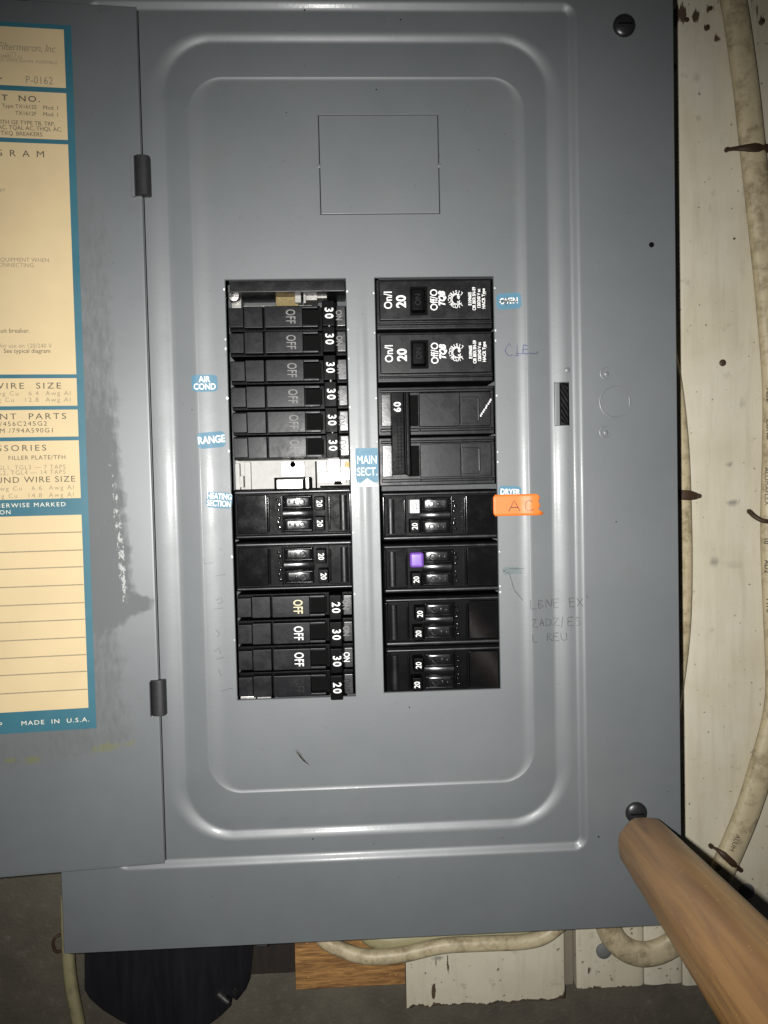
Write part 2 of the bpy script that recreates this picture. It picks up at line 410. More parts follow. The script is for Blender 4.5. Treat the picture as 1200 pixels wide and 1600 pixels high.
# ------------------------------------------------------------------ boards behind the panel
def plank(name, label, x0, x1, z0, z1, mat, d=BOARD, thick=40, ragged=3.0, wear_f=None, smudges=(), cells=None, top_rag=False):
    bm = bmesh.new(); wl = bm.verts.layers.float.new('wear'); sl = bm.verts.layers.float.new('smudge')
    nx = max(4, int((x1-x0)/7)); nz = max(6, int((z1-z0)/9)); nz = min(nz, 190)
    G = []
    for i in range(nx+1):
        col = []
        for j in range(nz+1):
            x = x0+(x1-x0)*i/nx; t = j/nz; z = z0+(z1-z0)*t
            rg = ragged*(noise.noise(Vector((x*.05, z0, 1)))+.8*noise.noise(Vector((x*.22, z0, 4))))
            if t < .2: z += rg*(1-t/.2)
            edge = min(x-x0, x1-x)
            dd = d+(2.5 if edge < .5 else 0)+.8*noise.noise(Vector((x*.02, 2, z*.008)))
            v = bm.verts.new((x, dd, z))
            v[wl] = wear_f(x, z) if wear_f else 0.0
            s = 0
            for (sx, sz, rx, rz, a) in smudges:
                q = ((x-sx)/rx)**2+((z-sz)/rz)**2
                if q < 4: s = max(s, a*math.exp(-q))
            v[sl] = s; col.append(v)
        G.append(col)
    for i in range(nx):
        for j in range(nz): bm.faces.new((G[i][j], G[i+1][j], G[i+1][j+1], G[i][j+1]))
    rim = [G[i][0] for i in range(nx+1)]+[G[nx][j] for j in range(1, nz+1)]+[G[i][nz] for i in range(nx-1, -1, -1)]+[G[0][j] for j in range(nz-1, 0, -1)]
    back = [bm.verts.new((v.co.x, d+thick, v.co.z)) for v in rim]
    for b_ in back: b_[wl] = .35
    n = len(rim)
    for k in range(n): bm.faces.new((rim[k], back[k], back[(k+1) % n], rim[(k+1) % n]))
    cx, cz = (x0+x1)/2, z0
    o = finish(name, bm, mat, angle=40, origin=(cx, d, cz))
    return tag(o, label, 'plank')
def P(px, py, d=BOARD): return at(px, py, d)
zb = P(990, 1540)[1]
x900, x1005, x1067 = P(901, 1500)[0], P(1006, 1500)[0], P(1066, 1500)[0]
def sm(px, py, rx, rz, a): x, z = P(px, py); return (x, z, rx, rz, a)
def wear_right(x, z):
    w = 0.0
    tz = P(1100, 40)[1]
    if z > tz-60: w = max(w, .38*min(1, (z-tz+60)/90))
    for (px, py, r) in ((1062, 22, 20), (1086, 25, 12), (1108, 12, 9), (1105, 43, 10), (1190, 33, 9), (1120, 60, 10)):
        q = P(px, py); w = max(w, .75*math.exp(-(((x-q[0])/r)**2+((z-q[1])/(r*1.5))**2)))
    return w
pk1 = plank('white_plank', 'wide off-white painted plank with smudges and cables right of the panel', x1067+1.5, x1067+420, zb-6, 1000, make_plank('white_paint_on_wood', 0.0),
      wear_f=wear_right, ragged=2,
      smudges=[sm(1145, 787, 14, 7, .95), sm(1116, 878, 11, 11, .8), sm(1146, 882, 30, 7, .65), sm(1130, 875, 20, 5, .5), sm(1140, 725, 8, 5, .8), sm(1160, 630, 8, 16, .55), sm(1092, 185, 7, 10, .6),
               sm(1088, 120, 9, 14, .55), sm(1108, 278, 8, 8, .5), sm(1110, 325, 6, 16, .45), sm(1160, 420, 14, 40, .35), sm(1125, 1240, 10, 6, .35), sm(1165, 300, 12, 20, .5), sm(1128, 215, 10, 30, .35)])
plank('white_plank', 'narrow off-white plank behind the loop of thick cable', x1005+1.2, x1067-1.2, zb, 880, make_plank('white_paint_on_wood', 0.31), ragged=1.5,
      wear_f=lambda x, z: .25*math.exp(-(z-zb)/14))
xs_, zs_ = P(920, 1515)
def wear_mid(x, z):
    w = .42*math.exp(-(z-zb)/7)
    q = ((x-xs_)/11)**2+((z-zs_)/22)**2
    w = max(w, .66*math.exp(-q)); q = ((x-P(927, 1536)[0])/20)**2+((z-zb)/8)**2
    return max(w, .7*math.exp(-q))
plank('white_plank', 'off-white plank with a splintered dark patch, left of the cable loop', x900, x1005-1.2, zb-1, 880, make_plank('white_paint_on_wood', 0.67), ragged=1.5, wear_f=wear_mid,
      smudges=[sm(905, 1470, 5, 24, .5)])
xa, xb_ = P(634, 1520)[0], P(880, 1520)[0]; zp = P(760, 1562)[1]
xw, zw = P(676, 1545)[0], P(676, 1545)[1]
def wear_peel(x, z):
    w = .72*math.exp(-((z-zp)/6)**2) if z > zp-20 else .72
    w = max(w, .90*math.exp(-(((x-xw)/6)**2+((z-zw)/17)**2)))
    w = max(w, .36*1.28*math.exp(-(((x-P(690, 1500)[0])/40)**2+((z-P(690, 1500)[1])/45)**2)))
    w = max(w, .65*math.exp(-(((x-xb_)/10)**2+((z-zp-12)/12)**2)))
    return w
plank('white_plank', 'short white board with peeling paint along its lower edge', xa, xb_, zp, P(700, 1380)[1], make_plank('white_paint_on_wood', 1.3), d=BOARD-10, ragged=5, wear_f=wear_peel,
      smudges=[sm(683, 1492, 12, 5, .9)])
bm = bmesh.new(); x0, x1 = P(461, 1500)[0], xa-1
box(bm, x0, x1, BOARD-4, BOARD+40, P(540, 1541)[1], P(540, 1380)[1], 2.0)
o = finish('bare_board', bm, M['raw'], origin=((x0+x1)/2, BOARD, P(540, 1541)[1])); tag(o, 'bare orange-brown wood board between dark gap and white board', 'board')
bm = bmesh.new(); x0b = P(380, 1500)[0]
box(bm, x0b, x0-2, BOARD+18, BOARD+44, P(420, 1531)[1], P(420, 1380)[1], 1.5)
o = finish('dark_board', bm, M['darkwood'], origin=(x0b, BOARD, P(420, 1531)[1])); tag(o, 'nearly black board beside the bare wood, under the panel', 'board')
bm = bmesh.new()
xc = (xb_+x900)/2
box(bm, xb_+3, x900-2, BOARD+18, BOARD+40, zb-4, 880, 1)
o = finish('grey_batten', bm, simple('grey_brown_batten', (0.20, 0.175, 0.13), 0.8), origin=(xc, BOARD, zb)); tag(o, 'thin grey-brown batten in the gap between two white boards', 'batten')
# nails in the wide plank
for (px, py, r) in ((1129, 567, 6.5), (1073, 31, 4.5), (1110, 13, 4), (1105, 43, 4.5), (1192, 33, 4), (1054, 104, 4), (1147, 373, 2)):
    bm = bmesh.new(); c = P(px, py)
    lathe(bm, c, [(r, BOARD+1), (r, BOARD-1.2), (r*.8, BOARD-2.4), (r*.3, BOARD-2.8)], 12)
    finish('nail', bm, M['rust'], pk1)

# ------------------------------------------------------------------ cables and staples on the wall
def cable(name, label, pix, w, h, mat, d=None, extra=None):
    bm = bmesh.new(); pts = []
    for q in pix:
        dd = q[2] if len(q) > 2 else (BOARD-h-1 if d is None else d)
        x, z = at(q[0], q[1], dd); pts.append((x, dd, z))
    sweep(bm, pts, w, h)
    if extra: extra(bm)
    o = finish(name, bm, [mat, M['blackink']], angle=60, origin=pts[0]); return tag(o, label, 'cable')
bigpath = [(1134, -120), (1141, -30), (1151, 30), (1165, 130), (1176, 232), (1190, 360), (1202, 480), (1211, 600), (1211, 700), (1208, 830), (1212, 950), (1216, 1060), (1211, 1120), (1194, 1185), (1170, 1262), (1140, 1335),
           (1106, 1405), (1072, 1455), (1040, 1482), (1003, 1491), (970, 1478), (951, 1450), (942, 1405), (940, 1340)]
TL = [('AL/2', 1193, 617, -89, 9), ('COND', 1193, 671, -89, 9), ('ALUMAFLEX', 1190, 760, -90, 9), ('10', 1189, 845, -90, 9), ('AL/2', 1190, 885, -90, 9), ('TYPE', 1193, 945, -89, 9), ('NM', 1195, 985, -88, 9), ('600V', 1196, 1035, -88, 9)]
def cable_print(bm):
    for s, px, py, rot, cap in TL:
        dd = BOARD-27.2; x, z = at(px+8, py, dd); text(bm, s, x, dd, z, cap, rot, bold=.02, mat=1)
    for s, px, py, rot in (('ALUM', 1148, 1317, 245), ('CU', 1121, 1358, 240)):
        dd = BOARD-27.2; x, z = at(px, py, dd); text(bm, s, x, dd, z, 9, rot, bold=.02, mat=1)
cable('thick_cable', 'thick printed beige cable running down the right edge and looping under the panel', bigpath, 23, 13, M['cable'], extra=cable_print)
cable('cable', 'pale flat cable bulging out behind the panel edge beside the rusty staple', [(1010, 430), (1030, 520), (1046, 600), (1056, 690), (1060, 775), (1062, 880), (1060, 970), (1052, 1050), (1040, 1120), (1015, 1190)], 23, 12, M['cable'])
cable('cable', 'round beige cable sagging below the panel across the bare board', [(470, 1400, 190), (500, 1462, 185), (535, 1484, 180), (575, 1495, 178), (625, 1492, 178), (690, 1478, 180), (760, 1474, 180), (820, 1471, 182), (855, 1460, 186), (890, 1430, 190)], 12.5, 12.5, M['cable'], d=180)
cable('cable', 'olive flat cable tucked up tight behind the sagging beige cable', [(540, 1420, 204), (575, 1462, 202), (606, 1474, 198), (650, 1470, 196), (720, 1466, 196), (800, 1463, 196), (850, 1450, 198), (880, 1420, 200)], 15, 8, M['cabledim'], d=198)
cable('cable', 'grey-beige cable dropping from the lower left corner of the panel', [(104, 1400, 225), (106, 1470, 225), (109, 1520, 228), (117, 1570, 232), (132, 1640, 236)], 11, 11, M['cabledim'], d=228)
def staple(label, pts, r, mat=M['rust'], name='cable_staple', flat=1.0, d=None):
    bm = bmesh.new(); q = []
    for px, py, dd in pts:
        x, z = at(px, py, dd); q.append((x, dd, z))
    sweep(bm, q, r, r*flat, seg=10, n=5)
    o = finish(name, bm, mat, angle=60, origin=q[0]); return tag(o, label, 'staple')
def strap_staple(label, pix, widths, hd):
    """bent metal strap staple: a plate across the cable with two legs into the board"""
    bm = bmesh.new(); rows = []; nn = len(pix)
    for k, ((px, py), w) in enumerate(zip(pix, widths)):
        e = min(k, nn-1-k); q = hd+(22 if e == 0 else 9 if e == 1 else 0)
        x, z = at(px, py, q); rows.append((Vector((x, q, z)), w))
    top = []
    for i, (p, w) in enumerate(rows):
        t = (rows[min(i+1, len(rows)-1)][0]-rows[max(i-1, 0)][0]).normalized(); n = Vector((-t.z, 0, t.x))
        end = i in (0, len(rows)-1); dd = Vector((0, 2 if end else 0, 0))
        top.append([bm.verts.new(p+n*w+dd), bm.verts.new(p+n*w*.4-Vector((0, 1.5, 0))+dd), bm.verts.new(p-n*w*.4-Vector((0, 1.5, 0))+dd), bm.verts.new(p-n*w+dd)])
    bot = [[bm.verts.new(v.co+Vector((0, 5, 0))) for v in (r[0], r[3])] for r in top]
    for i in range(len(top)-1):
        a, b = top[i], top[i+1]
        for k in range(3): bm.faces.new((a[k], a[k+1], b[k+1], b[k]))
        bm.faces.new((a[0], b[0], bot[i+1][0], bot[i][0])); bm.faces.new((a[3], bot[i][1], bot[i+1][1], b[3]))
    for i in (0, len(top)-1):
        bm.faces.new((top[i][0], top[i][1], top[i][2], top[i][3], bot[i][1], bot[i][0]))
    for i in (0, len(top)-1):
        p = rows[i][0]; rod(bm, p+Vector((0, 2, 0)), Vector((p.x, BOARD+6, p.z)), 4.5, seg=8)
    o = finish('cable_staple', bm, M['rust'], angle=50, origin=rows[0][0]); return tag(o, label, 'staple')
strap_staple('brown strap staple across the thick cable near the top right corner', [(1138, 232), (1150, 231), (1164, 230), (1180, 230), (1200, 231), (1216, 232)], [6, 5, 5.5, 8, 8, 6], BOARD-30)
strap_staple('rusty oval staple over the pale cable at the panel edge', [(1030, 771), (1045, 772), (1062, 773), (1078, 774), (1088, 775), (1094, 775)], [8, 9, 9.5, 9.5, 8, 5], BOARD-28)
strap_staple('rusty slanted staple on the thick cable beside the broom handle', [(1113, 1324), (1122, 1329), (1132, 1337), (1144, 1348), (1153, 1357), (1159, 1361)], [4, 6, 6.5, 6.5, 6, 4], BOARD-30)
staple('brown hooked nail half driven over the printed thick cable', [(1171, 800, BOARD), (1171, 799, BOARD-14), (1178, 806, BOARD-24), (1190, 813, BOARD-30), (1204, 815, BOARD-28), (1220, 815, BOARD)], 4.2)
staple('thin brown wire hook on concrete at lower left of the panel', [(104, 1462, 258), (92, 1461, 250), (84, 1468, 246), (83, 1478, 246), (88, 1487, 248), (97, 1485, 255)], 2.6, name='wire_hook')
for px, py, lab in ((1166, 1392, 'grey putty lump on the white plank right of the broom handle'), (943, 1485, 'grey putty lump beside the cable loop')):
    bm = bmesh.new(); c = at(px, py, BOARD); lathe(bm, c, [(15, BOARD+1), (15, BOARD-3), (11, BOARD-6), (4, BOARD-7)], 18)
    o = finish('putty_patch', bm, M['grey_disc'], origin=(c[0], BOARD, c[1])); tag(o, lab, 'putty')

# black round plate under the panel
bm = bmesh.new(); DD = 205
out = [(132, 1400), (132, 1500), (132, 1546), (140, 1560), (160, 1578), (186, 1594), (215, 1608), (262, 1616), (300, 1610), (328, 1599), (345, 1586), (360, 1571), (351, 1562), (356, 1553), (369, 1563), (383, 1545), (390, 1528), (393, 1500), (396, 1470), (398, 1400)]
extrude_poly(bm, [at(a, b, DD) for a, b in out], DD, DD+26)
o = thing('round_plate', 'black round metal plate with a notch, hanging below the panel', 'plate', *[at(262, 1616, DD)[0], DD, at(262, 1616, DD)[1]])
finish('plate', bm, M['disc'], o, 30)
bm = bmesh.new(); a = at(340, 1552, DD-3); b_ = at(356, 1566, DD-3)
rod(bm, (a[0], DD-3, a[1]), (b_[0], DD-3, b_[1]), 6, 5, 14); finish('bolt', bm, M['zinc'], o)
bm = bmesh.new(); a = at(367, 1549, DD); lathe(bm, a, [(5, DD), (5, DD-2), (2.6, DD-2), (2.6, DD+1)], 14); finish('eyelet', bm, M['screw'], o)
bm = bmesh.new(); a = at(400, 1473, 150); b_ = at(418, 1479, 150); box(bm, a[0], b_[0], 150, 165, b_[1], a[1], .8)
o = finish('metal_tab', bm, M['zinc'], origin=(a[0], 150, b_[1])); tag(o, 'small shiny metal tab peeping out under the panel edge', 'tab')

# ------------------------------------------------------------------ the panel: stamped cover
def rr_sd(x, z, r):
    x0, x1, z0, z1, rad = r
    cx, cz, hx, hz = (x0+x1)/2, (z0+z1)/2, (x1-x0)/2-rad, (z1-z0)/2-rad
    qx, qz = abs(x-cx)-hx, abs(z-cz)-hz
    return math.hypot(max(qx, 0), max(qz, 0))+min(max(qx, qz), 0)-rad
B_, O_, I_ = (-428, 309, -545, 775, 16), (-334, 277, -497, 722, 84), (-283, 231, -439, 672, 50)
def sst(t): t = max(0, min(1, t)); return t*t*(3-2*t)
def f_bead(s): return 6*sst((7-s)/14)
DROP = 5.6
def side_t(x, z):
    """0 beside the upright flanks of the stamping, 1 above and below it"""
    x0, x1, z0, z1, rad = I_
    qx, qz = abs(x-(x0+x1)/2)-(x1-x0)/2+rad, abs(z-(z0+z1)/2)-(z1-z0)/2+rad
    if qx > 0 and qz > 0: return qz*qz/(qx*qx+qz*qz)
    return 1.0 if qz > qx else 0.0
def stamp(x, z):
    t = side_t(x, z); right = x > (I_[0]+I_[1])/2
    q = lambda side, top: side+(top-side)*t
    m, Lc, Lk, sb, Lr = q(.36 if right else .265, .62), q(20 if right else 26, 10), q(8, 6), q(.095 if right else .10, .02), q(16 if right else 26, 5)
    flat = .5*m*Lc+.5*(m-sb)*Lk; drop = flat-sb*30; u = 17-rr_sd(x, z, O_)
    if u <= 0: d = 0
    elif u < Lc: d = .5*m/Lc*u*u
    elif u < Lc+Lk: w = u-Lc; d = .5*m*Lc+m*w-.5*(m+sb)/Lk*w*w
    else: d = flat-sb*min(u-Lc-Lk, 30)
    m2 = 2*(DROP-drop)/(Lr+1); v = 1-rr_sd(x, z, I_)
    if v <= 0: e = 0
    elif v < 1: e = .5*m2*v*v
    elif v < 1+Lr: w = v-1; e = .5*m2+m2*w-.5*m2/Lr*w*w
    else: e = DROP-drop
    return d+e
def depth(x, z): return f_bead(rr_sd(x, z, B_))+stamp(x, z)
PLAT = depth(0, 0)
SLOT = (at(866, 600, 8)[0], min(297.0, at(892.5, 600, 8)[0]), at(880, 665.5, 8)[1], at(880, 597, 8)[1])
def loop_pts(rect, off, cuts, n=12):
    x0, x1, z0, z1, r = rect; x0 -= off; x1 += off; z0 -= off; z1 += off; r = max(.5, r+off)
    pts = []
    for (cx, cz, a0) in ((x1-r, z0+r, -90), (x1-r, z1-r, 0), (x0+r, z1-r, 90), (x0+r, z0+r, 180)):
        for k in range(n+1):
            a = R_(a0+90*k/n); pts.append((cx+r*math.cos(a), cz+r*math.sin(a)))
        if a0 == -90: pts += [(x1, c) for c in cuts]
        else:
            # a few points on the other straights keep long quads tidy
            pass
    return pts
cuts = [SLOT[2], SLOT[3]]
FL = (-517, 468, -680, 908, 3)
LO = [(FL, 0.0, 40.0), (FL, 0.0, 1.2), (FL, -1.2, 0.0), (FL, -4, 0.0)]
LO += [(B_, o, None) for o in (9, 7, 5.5, 4, 2.5, 1, -1, -2.5, -4, -5.5, -7, -8)]
slo = SLOT[0]-O_[1]; shi = SLOT[1]-O_[1]
offs = [18, 17, 15, 12, 9, 6, 4, 2, 0.5, -1, -2, -3, -4, -5, -6, -7.5, -9, -10, -11, -12, -14, -20]
offs = sorted(set(o for o in offs if abs(o-slo) > .8 and abs(o-shi) > .8) | {slo, shi}, reverse=True)
LO += [(O_, o, None) for o in offs]
LO += [(I_, o, None) for o in (5, 2, 1.0, .5, 0, -1, -2, -3, -4, -5, -6.5, -9, -12, -16, -20, -25, -30, -32)]
bm = bmesh.new(); prev = None; prevo = None
for rect, off, dv in LO:
    pts = loop_pts(rect, off, cuts)
    ring = [bm.verts.new((x, depth(x, z) if dv is None else dv, z)) for x, z in pts]
    if prev:
        n = len(ring)
        for k in range(n):
            a, b = k, (k+1) % n
            mid = (prev[a].co+prev[b].co+ring[a].co+ring[b].co)/4
            if SLOT[0] < mid.x < SLOT[1] and SLOT[2] < mid.z < SLOT[3] and rect is O_: continue
            bm.faces.new((prev[a], prev[b], ring[b], ring[a]))
    prev = ring
inner = prev
for v_ in inner: v_.co.y = PLAT
# plateau with its openings
def qd(px, py): return at(px, py, PLAT)
WL = (-238.5, -50.3, -292.6, 366); WR = (-6.8, 181.6, -288.8, 366.6)
KO = (-88.2, 99.6, 463.0, 617.0)
RIB = (-40, -16.5, -283, 356)
def rect_verts(r): return [bm.verts.new((x, PLAT, z)) for x, z in ((r[0], r[2]), (r[1], r[2]), (r[1], r[3]), (r[0], r[3]))]
edges = []
n = len(inner)
for k in range(n):
    e = bm.edges.get((inner[k], inner[(k+1) % n])); edges.append(e)
holes = {}
for nm, r in (('wl', WL), ('wr', WR), ('ko', KO)):
    vs = rect_verts(r); holes[nm] = vs
    for k in range(4): edges.append(bm.edges.new((vs[k], vs[(k+1) % 4])))
NR = 12
ribrows = []
for j in range(25):
    z = RIB[2]+(RIB[3]-RIB[2])*j/24; env = sst(min(j, 24-j)/4)
    row = []
    for i in range(NR+1):
        x = RIB[0]+(RIB[1]-RIB[0])*i/NR
        row.append(bm.verts.new((x, PLAT-1.15*env*(.5-.5*math.cos(2*math.pi*i/NR)), z)))
    ribrows.append(row)
rv = [r[NR] for r in ribrows]; lv = [r[0] for r in ribrows]
per = ribrows[0]+rv[1:]+ribrows[-1][::-1][1:]+lv[::-1][1:-1]
for j in range(24):
    for i in range(NR): bm.faces.new((ribrows[j][i], ribrows[j][i+1], ribrows[j+1][i+1], ribrows[j+1][i]))
for k in range(len(per)): edges.append(bm.edges.get((per[k], per[(k+1) % len(per)])))
bmesh.ops.triangle_fill(bm, use_beauty=True, use_dissolve=False, edges=edges, normal=(0, -1, 0))
# turned-back edges of the openings
for nm in ('wl', 'wr', 'ko'):
    vs = holes[nm]; c = sum((v.co for v in vs), Vector())/4
    r1 = [bm.verts.new((v.co.x+(.9 if v.co.x < c.x else -.9), PLAT+.9, v.co.z+(.9 if v.co.z < c.z else -.9))) for v in vs]
    r2 = [bm.verts.new((v.co.x, PLAT+5, v.co.z)) for v in r1]
    for k in range(4):
        bm.faces.new((vs[k], vs[(k+1) % 4], r1[(k+1) % 4], r1[k])); bm.faces.new((r1[k], r1[(k+1) % 4], r2[(k+1) % 4], r2[k]))
panel = thing('electrical_panel', 'grey steel breaker panel with its door swung open to the left', 'electrical panel', 0, 0, FL[2])
cover = finish('cover', bm, M['paint'], panel, 32)
for p_ in cover.data.polygons:
    if p_.normal.y > 0 : pass
# box behind the cover
bm = bmesh.new()
bx = (-500, 450, -664, 892)
for (x0, x1, z0, z1) in ((bx[0], bx[0]+5, bx[2], bx[3]), (bx[1]-5, bx[1], bx[2], bx[3]), (bx[0]+5, bx[1]-5, bx[2], bx[2]+5), (bx[0]+5, bx[1]-5, bx[3]-5, bx[3])):
    box(bm, x0, x1, 3, BOARD-16, z0, z1)
box(bm, bx[0]+5, bx[1]-5, BOARD-22, BOARD-17, bx[2]+5, bx[3]-5)
finish('box', bm, M['box'], panel)
# knockout plate
bm = bmesh.new()
g = 1.8
box(bm, KO[0]+g, KO[1]-g, PLAT+.6, PLAT+5, KO[2]+g, KO[3]-g, .7)
for x in (KO[0], KO[1]): box(bm, x-3.2, x+3.2, PLAT-.5, PLAT+3, 538-3, 538+3, 1.2)
finish('knockout_plate', bm, M['paint'], panel)
# latch slot
bm = bmesh.new()
sx0, sx1, sz0, sz1 = SLOT; ds = depth(sx0, 100)
box(bm, sx0+8.5, sx1, 12, 60, sz0, sz1, 0, 0)
bm2 = bmesh.new()
for k in range(9):
    z = sz0-14+k*10.5
    pts = [(sx0+10, z+16), (sx1-1, z-4), (sx1-1, z+1.5), (sx0+10, z+21)]
    pts = [(x, max(sz0+.5, min(sz1-.5, zz))) for x, zz in pts]
    if abs(pts[0][1]-pts[3][1]) + abs(pts[1][1]-pts[2][1]) < 1: continue
    extrude_poly(bm2, pts, 8.5, 12.5)
lat = finish('latch', bm, M['pit'], panel); sub(finish('latch_rib', bm2, M['satin'], panel), lat)
bm = bmesh.new()
box(bm, sx0+.4, sx0+8.8, ds-1.5, 40, sz0+.8, sz1-.8, 1.2)
for z in (sz0+.4, sz1-.4): box(bm, sx0-.2, sx1, 8.5, 30, z-.6, z+.6, .3)
finish('latch_lip', bm, M['paint'], panel)
bm = bmesh.new(); c = at(886.5, 578, 6); dc = depth(*c); lathe(bm, c, [(4.6, dc+1), (4.2, dc-.8), (2.6, dc-1.6), (.8, dc-1.8)], 16); finish('dimple', bm, M['paint'], panel)
# round knockout and dimples on the flange
bm = bmesh.new(); c = at(961, 628, 0)
def arc(bm, c, r, a0, a1, w=1.0, d=0, h=.5):
    n = max(4, int(abs(a1-a0)/8)); rows = []
    for k in range(n+1):
        a = R_(a0+(a1-a0)*k/n)
        e = h*math.sin(math.pi*k/n)**.5 if 0 < k < n else 0
        rows.append([bm.verts.new((c[0]+(r+o)*math.cos(a), d+dd*e/h+.02, c[1]+(r+o)*math.sin(a))) for o, dd in ((-w, 0), (-w*.4, -h), (w*.4, -h), (w, 0))])
    for a, b in zip(rows, rows[1:]):
        for k in range(3): bm.faces.new((a[k], a[k+1], b[k+1], b[k]))
arc(bm, c, 24, 55, 320, 1.3); arc(bm, c, 24, -18, 22, 1.2)
finish('round_knockout', bm, M['paint'], panel, 180)
for px, py in ((947, 583), (946, 675)):
    bm = bmesh.new(); c = at(px, py, 0); arc(bm, c, 8.5, 60, 330, 1.4); lathe(bm, (c[0]+1, c[1]-1), [(4, .1), (3, -.5), (1, -.7)], 12)
    finish('dimple', bm, M['paint'], panel, 180)
# cover screws
for px, py, dirt in ((977, 37, 0), (996, 1272, 1)):
    c = at(px, py, -6); bm = bmesh.new()
    lathe(bm, c, [(17.5, .2), (17.5, -2.0), (16.6, -4), (13, -6.2), (7.5, -7.6), (2, -7.9)], 32)
    box(bm, c[0]-11, c[0]+11, -8.3, -5, c[1]-1.2, c[1]+1.2, .4, 1)
    s = finish('screw', bm, [M['screw'], M['pit']], panel)
c = at(1018, 382.5, 0); bm = bmesh.new(); lathe(bm, c, [(4.2, 0), (4.0, -.7), (2.6, -.9), (2.4, 0)], 14); lathe(bm, c, [(2.5, -.2), (1, -.2)], 10)
finish('pinhole', bm, M['pit'], panel)
# dried drips / flecks on the cover
bm = bmesh.new()
for px, py, r in ((588, 138, 1.3), (447, 174, .9), (489, 1310, 1.3), (960, 815, 1.2), (840, 550, 1.1), (476, 17, 1.6), (933, 1304, 1.6), (626, 32, 1.3), (640, 1106, 1.2), (1040, 1234, .9), (300, 640, .9)):
    r *= .72; c = at(px, py, 8); dd = depth(*c); lathe(bm, c, [(r*1.3, dd+.1), (r, dd-.4), (r*.4, dd-.5)], 9)
tag(finish('fleck', bm, M['pit'], panel), None, None, kind='stuff')

# ------------------------------------------------------------------ the door (swung open, hinged at the left of the cover)
HX, TILT = -356.5, R_(5.3)
DZ0, DZ1 = -543.0, 771.5
def door_pt(px, py, lift=0.0):
    """(u, z): u = distance left of the hinge on the door face"""
    v = _f*FOC + RGT*(px-600) - UPV*(py-800)
    nrm = Vector((math.sin(TILT), -math.cos(TILT), 0)) # faces the viewer
    nrm = Vector((math.sin(TILT)*1.0, -math.cos(TILT), 0))
    org = Vector((HX, 0, 0)) + nrm*lift
    t = (org-CAM).dot(nrm)/v.dot(nrm); q = CAM+v*t
    ax = Vector((-math.cos(TILT), -math.sin(TILT), 0))
    return (q-org).dot(ax), q.z
AXD = Vector((-math.cos(TILT), -math.sin(TILT), 0)); NRD = Vector((math.sin(TILT), -math.cos(TILT), 0))
def dpos(u, z, lift=0.0): return Vector((HX, 0, 0))+AXD*u+NRD*lift+Vector((0, 0, z))
lab_tr, lab_br = door_pt(105, 40), door_pt(157, 1137)
LU = (lab_tr[0]+lab_br[0])/2
bm = bmesh.new(); l1 = bm.verts.layers.float.new('smear'); l2 = bm.verts.layers.float.new('glue'); l3 = bm.verts.layers.float.new('mould')
us = [0, .6, 1.6]+[4+6*k for k in range(66)]+[400+25*k for k in range(10)]
zs = [DZ0, DZ0+.6, DZ0+1.6]+[DZ0+6+6*k for k in range(217)]+[DZ1-1.6, DZ1-.6, DZ1]
# smear border: distance from the hinge at which the smear starts, by image height
edge_px = [(360, 173), (440, 174), (520, 178), (620, 181), (700, 184), (760, 190), (820, 196), (880, 203), (925, 207), (936, 240), (950, 238), (962, 205), (985, 186), (1010, 207), (1040, 208), (1080, 216), (1120, 222), (1150, 236), (1160, 232)]
EP = [door_pt(x, y) for y, x in edge_px]
LOW = [door_pt(x, y) for x, y in ((0, 1205), (40, 1198), (90, 1191), (140, 1180), (180, 1170), (225, 1150))]
BR = [door_pt(x, y) for x, y in ((178, 560), (181, 640), (184, 720), (190, 780), (196, 840), (201, 900), (205, 935))]
def interp(tab, key, val, v):
    tab = sorted(tab, key=lambda t: t[key])
    if v <= tab[0][key]: return tab[0][val]
    for a, b in zip(tab, tab[1:]):
        if v <= b[key]:
            t = (v-a[key])/(b[key]-a[key]+1e-9); return a[val]+(b[val]-a[val])*t
    return tab[-1][val]
MOULD = [(door_pt(52, 1187), 20, 8), (door_pt(165, 1168), 30, 9), (door_pt(203, 1161), 14, 5), (door_pt(15, 1188), 16, 6)]
EP_Y = door_pt(205, 960)[1]
GV = []
for u in us:
    col = []
    for z in zs:
        e = min(u, z-DZ0, DZ1-z); lift = 0 if e > 1.2 else (-.4 if e > .3 else -1.4)
        wob = 1.2*noise.noise(Vector((u*.006, 3, z*.005)))*min(1, u/60)
        v = bm.verts.new(dpos(u, z, lift+wob))
        ue = interp(EP, 1, 0, z); low = sst((EP_Y-z)/60)
        jag = (5+9*low)*noise.noise(Vector((u*.012, 0, z*(.07+.16*low))))+6*noise.noise(Vector((u*.02, 7, z*.3)))
        s = sst((u-ue+14+jag)/(26+26*low))
        zl = interp(LOW, 0, 1, u); s *= sst((z-zl+5+2*noise.noise(Vector((u*.06, 1, z*.02))))/10)
        s *= (1-.35*sst((EP_Y-z)/50))*(1-.4*sst((z-EP_Y-230)/160))
        if z > EP[0][1]: s *= max(0, 1-(z-EP[0][1])/150)
        v[l1] = s
        b_ = 0.0
        zt = BR[0][1]; zl2 = BR[-1][1]
        if zl2-8 < z < zt+60:
            ub = interp(BR, 1, 0, z); p = (zt-z)/(zt-zl2)
            b_ = math.exp(-((u-ub-9)/11)**2)*max(.35, min(1, .5+.7*p))
            if z < zt-110: b_ = max(b_, .8*math.exp(-((u-LU+3)/3.5)**2))
            for q in (20, 33): b_ = max(b_, .62*math.exp(-((u-LU+q)/3.5)**2)) if zl2+90 < z < zt-150 else b_
        v[l2] = b_
        v[l3] = max([math.exp(-(((u-c[0])/rx)**2+((z-c[1]-.12*(c[0]-u))/rz)**2)) for c, rx, rz in MOULD])
        col.append(v)
    GV.append(col)
